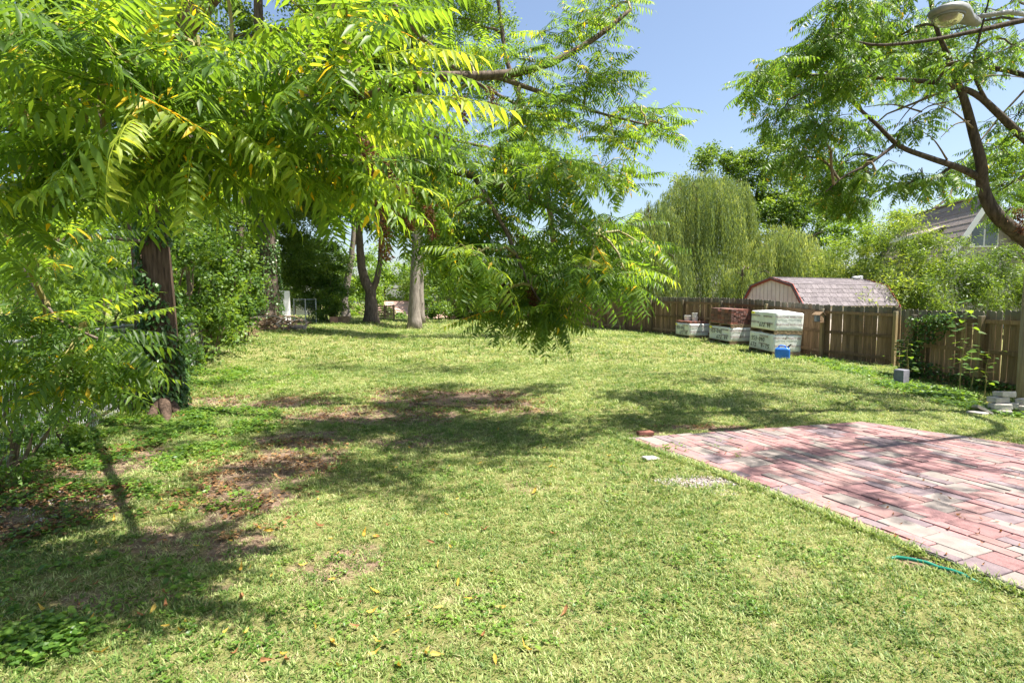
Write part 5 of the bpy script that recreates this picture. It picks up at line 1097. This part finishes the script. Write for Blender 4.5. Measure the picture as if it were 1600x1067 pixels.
# local: x along the ridge, y across (positive y = away, GN is -y)
W2, EV, BRKZ, RZ, LEN = 1.5, 2.02, 2.74, 3.02, 5.0
prof = [(-W2, 0), (-W2, EV), (-1.0, BRKZ), (0, RZ), (1.0, BRKZ), (W2, EV), (W2, 0)]
for x, s_ in ((0, 1), (LEN, -1)):
    vs = [(x, p[0], p[1]) for p in prof] + [(x + .05 * s_, p[0], p[1]) for p in prof]; n = 7
    MB().add(vs, [tuple(range(n)), tuple(reversed(range(n, 2 * n)))] + [(i, i + n, (i + 1) % n + n, (i + 1) % n) for i in range(n)]).build('gable_wall', M['shed_wall'], t)
for k in range(15):
    y = -1.38 + k * .197; top = (RZ - abs(y) * .28 if abs(y) < 1 else BRKZ - (abs(y) - 1) * 1.44) - .05; MB().box((-.004, y, top / 2), (.012, .016, top)).build('groove_batten', M['shed_groove'], t)
for sy in (-1, 1): MB().box((LEN / 2, sy * (W2 - .03), EV / 2), (LEN - .1, .05, EV)).build('side_wall', M['shed_wall'], t)
for x in (-.06, LEN + .06):
    for sy in (-1, 1):
        for (p, q) in (((W2 + .08, EV - .09), (1.02, BRKZ + .02)), ((1.02, BRKZ + .02), (0, RZ + .03))):
            a = Vector((0, sy * p[0], p[1])); b_ = Vector((0, sy * q[0], q[1])); d = b_ - a; o = MB().box((0, 0, 0), (.035, d.length + .04, .13)).build('trim_board', M['red_trim'], t); o.location = (a + b_) / 2 + Vector((x, 0, -.03)); o.rotation_euler = (math.atan2(d.z, d.y), 0, 0)
def shingles(t, p0, p1, x0, x1, rows, mat, sw=.33, deck=None):
    """overlapping shingle tabs laid in rows from the eave p0 up to p1 (points in the y-z plane)"""
    p0, p1 = Vector((0, *p0)), Vector((0, *p1)); d = p1 - p0; L_ = d.length; ang = math.atan2(d.z, d.y)
    o = MB().box((0, 0, 0), (x1 - x0, L_, .03)).build('roof_deck', deck or mat, t); nn = Vector((0, -d.z, d.y)).normalized(); nn = nn if nn.z > 0 else -nn
    o.location = (p0 + p1) / 2 + Vector(((x0 + x1) / 2, 0, 0)) - nn * .02; o.rotation_euler = (ang, 0, 0); rh = L_ / rows
    tab = MB().box((0, 0, 0), (sw - .012, rh * 1.12, .012)).mesh('shingle', mat)
    for r_ in range(rows):
        x = x0 + (sw * .5 if r_ % 2 else 0) + sw / 2
        while x < x1 - sw * .3:
            o = obj('shingle', tab, t, p0 + d * ((r_ + .5) / rows) + nn * (.012 + random.uniform(0, .003)) + Vector((x, 0, 0))); o.rotation_euler = (ang + (.06 if d.y * d.z > 0 else -.06) * (-1 if d.y > 0 else 1) * 0 - .05 * (1 if d.y > 0 else -1), 0, 0); x += sw
shingles(t, (-W2 - .1, EV - .06), (-1.0, BRKZ + .03), -.1, LEN + .1, 5, M['shingle']); shingles(t, (-1.0, BRKZ + .03), (0, RZ + .04), -.1, LEN + .1, 5, M['shingle'])
for (p0, p1) in (((W2 + .1, EV - .06), (1.0, BRKZ + .03)), ((1.0, BRKZ + .03), (0, RZ + .04))):
    a, b_ = Vector((LEN / 2, *p0)), Vector((LEN / 2, *p1)); d = b_ - a; o = MB().box((0, 0, 0), (LEN + .2, d.length, .04)).build('roof_deck', M['shingle'], t); o.location = (a + b_) / 2; o.rotation_euler = (math.atan2(d.z, d.y), 0, 0)
MB().box((LEN / 2, 0, RZ + .05), (LEN + .2, .22, .02)).build('ridge_cap', M['shingle'], t)
MB().lathe([(.10, 0), (.10, .05), (.15, .06), (.13, .10), (.03, .12)], (LEN - .55, -.1, RZ + .03)).build('roof_vent', M['white_paint'], t)
MB().box((LEN - .25, -.08, RZ + .10), (.14, .14, .16), ch=.02).build('roof_vent', M['white_paint'], t)
for y in (-W2 - .02, W2 + .02):
    MB().box((LEN + .03, y, EV / 2), (.12, .05, EV)).build('corner_board', M['white_paint'], t)

# ------------------------------------------------------------------ street lamp on its timber pole
PB_ = G(9.33, 10.35)
t = thing('street_lamp', 'grey cobra-head street lamp on a weathered timber pole by the stone blocks', 'street lamp', PB_)
MB().tube([(0, 0, -.3), (0, 0, 1.2), (.02, 0, 4), (.05, 0, 7.6)], [.155, .15, .135, .11], 16).build('pole', M['pole'], t, smooth=True)
hd = P(1497, 26, 7.3) - PB_; tail = P(1540, 20, 7.55) - PB_; dirv = (hd - tail); dirv.z *= .5; dirv.normalize()
MB().tube([hd - dirv * .36 + Vector((0, 0, .01)), P(1578, 19, 7.75) - PB_, P(1640, 30, 8.6) - PB_, Vector((.04, 0, 5.6))], .03, 10).build('arm', M['lamp_metal'], t, smooth=True)
ang = math.atan2(dirv.y, dirv.x); Rz = Matrix.Rotation(ang, 3, 'Z')
mb = MB(); secs = [(-.42, .05, .055, -.045), (-.30, .06, .075, -.05), (-.18, .085, .085, -.055), (-.05, .135, .10, -.06), (.10, .18, .11, -.062), (.26, .185, .085, -.06), (.38, .14, .045, -.05), (.45, .06, .012, -.045)]
for (x, hw, hh, zb) in secs:
    for k in range(9):
        a = math.pi * k / 8; mb.v.append((x, hw * math.cos(a), hh * math.sin(a) ** .7 * 1.0 if 0 < k < 8 else 0.0))
    mb.v.append((x, -hw * .96, zb * .5)); mb.v.append((x, 0, zb)); mb.v.append((x, hw * .96, zb * .5))
n = 12
for i in range(len(secs) - 1):
    for k in range(n): mb.f.append((i * n + k, i * n + (k + 1) % n, (i + 1) * n + (k + 1) % n, (i + 1) * n + k))
mb.f.append(tuple(reversed(range(n)))); mb.f.append(tuple(range((len(secs) - 1) * n, len(secs) * n)))
mb.v = [tuple(Rz @ Vector(v)) for v in mb.v]; o = mb.build('lamp_housing', M['lamp_metal'], t, smooth=True); o.location = hd
ln = MB().lathe([(.15, 0), (.146, -.02), (.128, -.055), (.095, -.08), (.05, -.095), (.012, -.10)], n=20); ln.v = [tuple(Rz @ Vector((v[0] * 1.15 + .2, v[1], v[2] - .055))) for v in ln.v]; o = ln.build('lens', M['lens'], t, smooth=True); o.location = hd
lr = MB().lathe([(.150, 0), (.166, 0), (.166, -.02), (.152, -.02)], n=20); lr.v = [tuple(Rz @ Vector((v[0] * 1.15 + .2, v[1], v[2] - .045))) for v in lr.v]; o = lr.build('lens_rim', M['lamp_metal'], t); o.location = hd
pc = MB().lathe([(.035, 0), (.035, .05), (.015, .06)], n=10); pc.v = [tuple(Rz @ Vector((v[0] - .12, v[1], v[2] + .055))) for v in pc.v]; o = pc.build('photocell', M['black_plastic'], t); o.location = hd

# ------------------------------------------------------------------ stone blocks, loose brick, slab, hose, stick
def block(name, label, cat, u, v, size, rz, dz=0.0, tilt=(0, 0), group=None, mat='stone', loc=None):
    q = GH(u, v) if loc is None else Vector(loc); mb = MB(); mb.box((0, 0, 0), size, ch=.012); rr = random.Random(u * 7 + int(dz * 100))
    mb.v = [(x + rr.gauss(0, .004), y + rr.gauss(0, .004), z + rr.gauss(0, .004)) for (x, y, z) in mb.v]
    o = mb.build(name, M[mat], None); o.location = q + Vector((0, 0, dz + size[2] / 2)); o.rotation_euler = (tilt[0], tilt[1], rz); return tag(o, label, cat, group)
SG = 'grey stone blocks heaped by the pole'; sz = (.26, .17, .088)
Q = GH(1562, 648)
for (lab, dx, dy, dz, rz, tl) in [('flat concrete slab lying in front of the block pile', -.42, -.02, -.01, .3, (0, .06)), ('stone block leaning on the slab at the edge of the pile', -.27, .08, .04, .8, (.5, .15)), ('stone block in the bottom course under the stacked pair', .02, .0, 0, -.25, (0, 0)), ('long stone block in the second course of the pile', .03, .03, .105, -.12, (0, .02)),
                             ('small stone block in the third course of the pile', .06, .10, .215, .15, (0, 0)), ('stone block on the very top of the pile, tilted back', .20, .12, .325, .05, (-.1, .05)), ('stone block wedged behind the second course', .34, .12, .12, .5, (0, .1)), ('stone block of the bottom course by the pole', .48, -.03, 0, -.1, (0, 0)), ('stone block resting on the bottom block by the pole', .5, 0, .105, .1, (0, .03)), ('stone block topping the column by the pole', .55, .06, .215, .35, (0, 0))]:
    block('stone_block', lab, 'stone block', 1, 1, sz if 'slab' not in lab else (.34, .22, .05), rz * 1.6 + random.uniform(-.2, .2), dz * .86, tl, SG, loc=G(Q.x + dx * .82, Q.y + dy))
block('loose_brick', 'single red brick lying at the patio corner', 'brick', 1008, 682, (.2, .1, .065), .15, .0, (0, 0), mat='brick_red')
block('stone_slab', 'small pale flat stone lying in the grass by the patio edge', 'stone', 1016, 718, (.17, .11, .03), .4, .0, (.03, .02))
block('concrete_block', 'bluish grey concrete block half hidden by creeper at the fence gap', 'block', 1408, 602, (.22, .2, .34), .5, 0, (0, 0), mat='bluegrey')
hp = [GH(u, v) + Vector((0, 0, z)) for (u, v, z) in [(1384, 872, -.012), (1402, 876.5, .006), (1425, 881.5, .014), (1448, 886.5, .016), (1466, 891.5, .008), (1485, 897, .014), (1503, 903, .012), (1518, 908, .002), (1540, 916, -.015)]]
hs = []
for i in range(len(hp) - 1):
    for k in range(3): hs.append(hp[i].lerp(hp[i + 1], k / 3))
tag(MB().tube(hs, .0125, 8).build('garden_hose', M['hose'], None, smooth=True), 'green garden hose half buried in grass along the patio edge', 'hose')
sp_ = [GH(u, v) + Vector((0, 0, .02)) for (u, v) in [(648, 633), (690, 636), (730, 638), (758, 634)]]
tag(MB().tube(sp_, [.02, .018, .014, .008], 6).build('stick', M['twig'], None), 'long thin stick lying on the worn lawn', 'stick')

# ------------------------------------------------------------------ fallen leaves
lv, lf = lanceolate()
def fallen(mat, curl):
    mb = MB(); mb.add([(x - .5, y * 1.1, curl * (x - .45) ** 2 * 1.4 + abs(y) * .5 * curl) for (x, y, z) in lv], lf); me = mb.mesh('fallen_leaf', mat)
    at = me.attributes.new('tint', 'FLOAT', 'POINT'); at.data.foreach_set('value', [.5] * 8); return me
FY = [fallen(M['dead_yellow'], c) for c in (.3, .6, 1.0)]; FBm = [fallen(M['dead_brown'], c) for c in (.6, 1.1)]
fl = []
rr = random.Random(5)
while len(fl) < 190:
    u, v = rr.gauss(360, 290), 605 + 450 * rr.random() ** 1.25
    if u < 5 or u > 1590: continue
    if u > 900 and rr.random() < .6: continue
    q = GH(u, v)
    if in_poly(np.array(q.x), np.array(q.y), PATIO2): continue
    fl.append(q)
for q in fl:
    br = rr.random() < .28; o = obj('fallen_leaf', rr.choice(FBm if br else FY), None, q + Vector((0, 0, .018))); s = rr.uniform(.04, .09); o.scale = (s, s, s); o.rotation_euler = (rr.gauss(0, .45), rr.gauss(0, .35), rr.random() * 6.283)
    on = 'bare soil' if float(bare(np.array(q.x), np.array(q.y))) > .45 else ('leafy weeds' if q.x < -2.2 and q.y > 3.5 else 'grass')
    if br: tag(o, 'dry brown fallen leaf lying on the ' + on, 'leaf', 'brown leaves fallen on the ' + on)
    else: tag(o, 'yellow fallen leaf lying on the ' + on, 'leaf', 'yellow leaves fallen on the ' + on)
n_ = 0
while n_ < 70:
    u, v = rr.uniform(990, 1598), rr.uniform(665, 915); q = GH(u, v)
    if not in_poly(np.array(q.x), np.array(q.y), PATIO2): continue
    o = obj('fallen_leaf', rr.choice(FBm), None, (q.x, q.y, zp + .008)); s = rr.uniform(.025, .055); o.scale = (s, s * 1.2, s); o.rotation_euler = (rr.gauss(0, .3), rr.gauss(0, .3), rr.random() * 6.283); tag(o, 'small curled brown leaf scrap on the patio pavers', 'leaf', 'leaf scraps on the patio'); n_ += 1

# ------------------------------------------------------------------ plants by the near fence
def heart(mat):
    pts = [(0, 0, 0), (-.12, .28, .02), (.1, .48, .03), (.5, .36, 0), (1, 0, -.15), (.5, -.36, 0), (.1, -.48, .03), (-.12, -.28, .02), (.4, 0, -.05)]
    mb = MB().add(pts, [(8, i, (i + 1) % 8) for i in range(8)]); me = mb.mesh('leaf', mat); at = me.attributes.new('tint', 'FLOAT', 'POINT'); at.data.foreach_set('value', [.55] * 9); return me
HL = [heart(M['leaf_bush']), heart(M['leaf_ivy']), heart(M['leaf_lime'])]
def sapling(label, base, top, n, lsz, kinds):
    base, top = Vector(base), Vector(top); t = thing('sapling', label, 'sapling', base); pts = [Vector((0, 0, -.05))] + [p - base for p in bez(base, top, 0, 6, .012)][1:]
    MB().tube(pts, [.012] * 3 + [.010, .008, .006, .004], 6).build('stem', M['green_twig'], t)
    for i in range(n):
        s = .25 + .75 * (i + .5) / n; p = pts[min(6, int(s * 6))].lerp(pts[min(6, int(s * 6) + 1)], s * 6 % 1); az = 2.4 * i + random.uniform(-.4, .4); L_ = random.uniform(.08, .22); d = Vector((math.cos(az), math.sin(az), random.uniform(-.1, .35)))
        e = p + d * L_; MB().tube([p, e], .003, 4).build('leaf_stalk', M['green_twig'], t); o = obj('leaf', HL[random.choice(kinds)], t, e); dd = Vector((d.x, d.y, random.uniform(-.45, .15))); o.rotation_euler = Matrix(frame(dd, random.gauss(0, .3)).tolist()).to_euler(); s_ = lsz * random.uniform(.6, 1.15); o.scale = (s_,) * 3
q = GH(1500, 618); sapling('tall sapling with big bright heart-shaped leaves against the gappy fence', q, P(1512, 470, q.y + .1), 34, .15, (0, 0, 2))
q = GH(1538, 622); sapling('spindly small-leaved sapling between the tall sapling and the block pile', q, P(1545, 545, q.y), 14, .09, (0, 1))
q = GH(1415, 598); sapling('dark leafy sapling in the gap between the two fences', q, P(1420, 530, q.y), 20, .13, (1, 0))
q = GH(1515, 612); sapling('lower shaded sapling behind the tall bright one', q, P(1530, 545, q.y), 18, .15, (1, 0))
fa = lambda s, z, o_=0.0: Vector((fA0.x + (fA1.x - fA0.x) * s - .12 - o_, fA0.y + (fA1.y - fA0.y) * s, float(gz(9.7, fA0.y + (fA1.y - fA0.y) * s)) + z))
vb = fa(.9, 0)
t = thing('creeper', 'dark creeper climbing the gappy fence next to the gap', 'creeper', vb)
PS = []; TN = []
for (s, z0, z1, wd, n) in [(.90, 0, 1.5, .16, 700), (.84, .9, 1.55, .2, 350), (.95, 0, .9, .2, 400), (.78, 1.2, 1.6, .3, 260), (.86, 0, .45, .35, 420), (.7, 0, .3, .4, 260), (.6, 0, .25, .4, 240), (.5, 0, .25, .4, 220)]:
    for _ in range(n):
        z = random.uniform(z0, z1); p = fa(s + random.gauss(0, wd) / 7, z, abs(random.gauss(0, .06))) - vb; PS.append(tuple(p)); TN.append(random.uniform(.1, .9))
obj('foliage', scatter('foliage', LEAFQ, rand_frames(len(PS), .5) * .075, np.array(PS), np.array(TN), M['leaf_ivy']), t)['kind'] = 'stuff'
MB().tube([fa(.9, -.05) - vb, fa(.895, .6) - vb, fa(.88, 1.2) - vb, fa(.82, 1.45) - vb], .012, 6).build('stem', M['twig'], t)

# ------------------------------------------------------------------ brush pile, white door panel, far corner
q = GH(432, 515); t = thing('brush_pile', 'tangled heap of cut branches and roots at the foot of the old ivy tree', 'brush pile', q)
for i in range(95):
    a = random.random() * 3.14; L_ = random.uniform(.4, 1.5); c = Vector((random.gauss(0, .55), random.gauss(0, .4), 0)); c.z = random.uniform(.05, .62) * max(0, 1 - abs(c.x) / 1.5); d = Vector((math.cos(a), math.sin(a), random.gauss(0, .18))) * L_ / 2
    pts = bez(c - d, c + d, random.gauss(.0, .12), 4, .05); pts = [Vector((p.x, p.y, max(.03, p.z))) for p in pts]; r_ = random.uniform(.012, .04); MB().tube(pts, [r_, r_ * .95, r_ * .85, r_ * .7, r_ * .45], 6).build('branch', M['old_wood'] if random.random() < .7 else M['bark_pale'], t)
q = GH(355, 528); t = thing('brush_pile', 'low heap of cut branches beside the end post shrub', 'brush pile', q)
for i in range(40):
    a = random.random() * 3.14; L_ = random.uniform(.4, 1.2); c = Vector((random.gauss(0, .6), random.gauss(0, .3), random.uniform(.04, .25))); d = Vector((math.cos(a), math.sin(a), random.gauss(0, .1))) * L_ / 2; pts = [Vector((p.x, p.y, max(.03, p.z))) for p in bez(c - d, c + d, random.gauss(0, .08), 4, .05)]; r_ = random.uniform(.012, .035)
    MB().tube(pts, [r_, r_, r_ * .85, r_ * .7, r_ * .5], 6).build('branch', M['old_wood'], t)
q = GH(468, 516); tag(MB().tube([q + Vector((-.45, .15, .12)), q + Vector((0, 0, .11)), q + Vector((.25, -.08, .10))], [.12, .12, .11], 12).build('log', M['bark_pale'], None), 'short pale log lying in front of the brush pile', 'log')
q = GH(438, 509); q = G(q.x + .1, q.y + .6); t = thing('door_panel', 'narrow white panelled door leaning on the old ivy tree', 'door', q, R(28)); t.rotation_euler = (R(-4), 0, R(38))
dh, dw = 1.75, .42
for sx in (-1, 1): MB().box((sx * (dw / 2 - .04), 0, dh / 2), (.08, .036, dh)).build('stile', M['white_paint'], t)
for z in (.06, .62, 1.12, dh - .05): MB().box((0, 0, z), (dw - .16, .034, .10)).build('door_rail', M['white_paint'], t)
for (z0, z1) in ((.11, .57), (.67, 1.07), (1.17, dh - .1)): MB().box((0, 0, (z0 + z1) / 2), (dw - .16, .016, z1 - z0)).build('panel', M['white_paint'], t)
# far chain-link panel
q0, q1 = GH(460, 506), GH(482, 505); t = thing('chain_link_fence', 'short far run of chain-link fence beyond the brush pile', 'fence', q0); d = q1 - q0; d.z = 0
for k in range(3): p = d * (k / 2) * 1.6; MB().tube([p + Vector((0, 0, -.1)), p + Vector((0, 0, 1.35))], .028, 8).build('fence_post', M['galv'], t)
MB().tube([Vector((0, 0, 1.3)), d * 1.6 + Vector((0, 0, 1.3))], .02, 8).build('top_rail', M['galv'], t)
wm = MB(); 
for k in range(24):
    b0 = d * 1.6 * k / 24; st_ = d * 1.6 / 24; wm.tube([b0 + (st_ if i % 2 else Vector((0, 0, 0))) + Vector((0, 0, .03 + i * .085)) for i in range(15)], .004, 3, cap=False)
wm.build('wire_mesh', M['galv'], t)
# planters by the bush
for (u, v, lab, sx) in ((522, 506, 'pale clay planter box by the rounded dark bush', .34), (537, 505, 'dark wooden planter box by the leaning trunk', .6)):
    q = GH(u, v); t = thing('planter', lab, 'planter', q, .2); h = .38; mt_ = M['terracotta'] if 'clay' in lab else M['old_wood']
    for (cx, cy_, ax, ay) in ((0, -sx / 2, sx, .04), (0, sx / 2, sx, .04), (-sx / 2, 0, .04, sx - .045), (sx / 2, 0, .04, sx - .045)): MB().box((cx, cy_, h / 2), (ax, ay, h)).build('side_board', mt_, t)
    MB().box((0, 0, h * .8), (sx - .05, sx - .05, .04)).build('soil', M['sand_bed'], t)
# far slatted fence
q0, q1 = GH(553, 503), GH(596, 502); t = thing('slat_fence', 'low dark fence of horizontal slats behind the forked trunk', 'fence', q0 + Vector((0, 3, 0))); d = (q1 - q0); d.z = 0; ang = math.atan2(d.y, d.x); L_ = d.length * 1.15; t.rotation_euler = (0, 0, ang)
for k in range(6): MB().box((L_ / 2, 0, .12 + k * .15), (L_, .03, .10)).build('slat', M['old_wood'], t)
for k in range(4): MB().box((L_ * k / 3, .06, .45), (.09, .085, 1.0)).build('post', M['old_wood'], t)
# far board fence across the end of the lawn
q0, q1 = P(700, 500, 45), P(935, 500, 41); q0 = G(q0.x, q0.y); q1 = G(q1.x, q1.y); d = q1 - q0; d.z = 0; L_ = d.length; t = thing('board_fence', 'far board fence closing off the end of the lawn', 'fence', q0); t.rotation_euler = (0, 0, math.atan2(d.y, d.x)); n = int(L_ / .15)
for k in range(n): obj('picket', PK[k % 3], t, (k * .15, 0, float(gz(q0.x + d.x * k / n, q0.y + d.y * k / n)) - q0.z)).rotation_euler = (0, random.gauss(0, .006), 0)
for zz in (.3, 1.3): MB().box((L_ / 2, -.03, zz), (L_, .04, .09)).build('rail', M['picket'], t)

# ------------------------------------------------------------------ houses
def plain_house(name, label, base, rz, Lx, Wy, eave, ridge, wall, roof, rows=7, trim=True, windows=()):
    t = thing(name, label, 'house', base, rz)
    prof = [(-Wy / 2, 0), (-Wy / 2, eave), (0, ridge), (Wy / 2, eave), (Wy / 2, 0)]
    for x, s_ in ((0, 1), (Lx, -1)):
        vs = [(x, p[0], p[1]) for p in prof] + [(x + .12 * s_, p[0], p[1]) for p in prof]; MB().add(vs, [(0, 1, 2, 3, 4), (9, 8, 7, 6, 5)] + [(i, i + 5, (i + 1) % 5 + 5, (i + 1) % 5) for i in range(5)]).build('gable_wall', wall, t)
    for sy in (-1, 1): MB().box((Lx / 2, sy * (Wy / 2 - .06), eave / 2), (Lx - .24, .12, eave)).build('side_wall', wall, t)
    sl_ = (ridge - eave) / (Wy / 2); ov = .4
    for sy in (-1, 1):
        a = Vector((0, sy * (Wy / 2 + ov), eave - ov * sl_)); b_ = Vector((0, 0, ridge)); d = b_ - a
        for r_ in range(rows):
            o = MB().box((0, 0, 0), (Lx + .8, d.length / rows * 1.08, .05)).build('roof_course', roof, t); nn = Vector((0, -d.z, d.y)); nn = nn.normalized() * (1 if nn.z > 0 else -1); o.location = a + d * (r_ + .5) / rows + Vector((Lx / 2, 0, 0)) + nn * (.05 if True else 0); o.rotation_euler = (math.atan2(d.z, d.y) - .03 * (1 if d.y > 0 else -1), 0, 0)
    MB().box((Lx / 2, 0, ridge + .07), (Lx + .8, .3, .05)).build('ridge_cap', roof, t)
    return t
c = P(640, 500, 57); plain_house('far_house', 'low house with a pinkish shingle roof beyond the far lawn', (c.x - 3.2, c.y, -3.1), R(3), 11.5, 7.5, 3.0, 4.75, M['far_wall'], M['pink_roof'])
c = P(400, 500, 62); plain_house('far_house', 'pale house glimpsed beyond the old ivy tree', (c.x - 4, c.y, -3.0), R(-5), 9, 7, 3.6, 5.6, M['white_paint'], M['shingle'])
# gabled house behind the bamboo
H0 = Vector((25.1, 30.6, -.5)); apex = P(1554, 304, 30.6).z + .5
t = thing('gabled_house', 'steep-gabled house with white bargeboards rising above the bamboo', 'house', H0, math.atan2(4.1, .7))
# local x = along the ridge going away, y = across (towards -X world)
sl2 = 1.72; hw = 3.0; ev = apex - hw * sl2
prof = [(-hw, 0), (-hw, ev), (0, apex - .05), (hw, ev), (hw, 0)]
vs = [(.5, p[0], p[1]) for p in prof] + [(.62, p[0], p[1]) for p in prof]; MB().add(vs, [(0, 1, 2, 3, 4), (9, 8, 7, 6, 5)] + [(i, i + 5, (i + 1) % 5 + 5, (i + 1) % 5) for i in range(5)]).build('gable_wall', M['siding'], t)
for k in range(19):
    y = -2.7 + k * .3; top = apex - abs(y) * sl2 - .25
    if abs(y) < .75: 
        z1 = apex - 2.75
        MB().box((.49, y, z1 / 2), (.02, .05, z1)).build('batten', M['siding'], t); MB().box((.49, y, (apex - 1.35 + top) / 2), (.02, .05, max(.05, top - apex + 1.35))).build('batten', M['siding'], t)
    else: MB().box((.49, y, top / 2), (.02, .05, top)).build('batten', M['siding'], t)
for sy in (-1, 1): MB().box((4.6, sy * (hw - .06), ev / 2), (7.9, .12, ev)).build('side_wall', M['siding'], t)
for sy in (-1, 1):
    a = Vector((4.5, sy * (hw + .35), ev - .35 * sl2)); b_ = Vector((4.5, 0, apex)); d = b_ - a; R_ = 16; nn = Vector((0, -d.z, d.y)); nn = nn.normalized() * (1 if nn.z > 0 else -1)
    for r_ in range(R_):
        o = MB().box((0, 0, 0), (9.2, d.length / R_ * 1.1, .03)).build('roof_course', M['shingle_brown'], t); o.location = a + d * (r_ + .5) / R_ + nn * .06; o.rotation_euler = (math.atan2(d.z, d.y) - .04 * (1 if d.y > 0 else -1), 0, 0)
    o = MB().box((0, 0, 0), (.05, d.length, .26)).build('bargeboard', M['white_paint'], t); o.location = (a + b_) / 2 + Vector((-4.62, 0, -.12)); o.rotation_euler = (math.atan2(d.z, d.y), 0, 0)
MB().box((4.5, 0, apex + .08), (9.2, .3, .06)).build('ridge_cap', M['shingle_brown'], t)
wz = apex - 2.05
wf = MB().box((.44, 0, wz), (.06, 1.35, 1.3)).build('window_frame', M['white_paint'], t)
for sy in (-1, 1): MB().box((.40, sy * .33, wz), (.03, .56, 1.12)).build('pane', M['glass'], wf)
# shed dormer with white fascia on the slope
dz_ = apex - 2.0
MB().box((4.2, 1.55, dz_ + .10), (3.4, 1.1, .5)).build('dormer_wall', M['siding'], t); o = MB().box((0, 0, 0), (3.8, 1.9, .08)).build('dormer_roof', M['shingle_brown'], t); o.location = (4.2, 1.25, dz_ + .52); o.rotation_euler = (R(-22), 0, 0)
MB().box((4.2, 2.14, dz_ + .20), (3.8, .05, .2)).build('dormer_fascia', M['white_paint'], t)
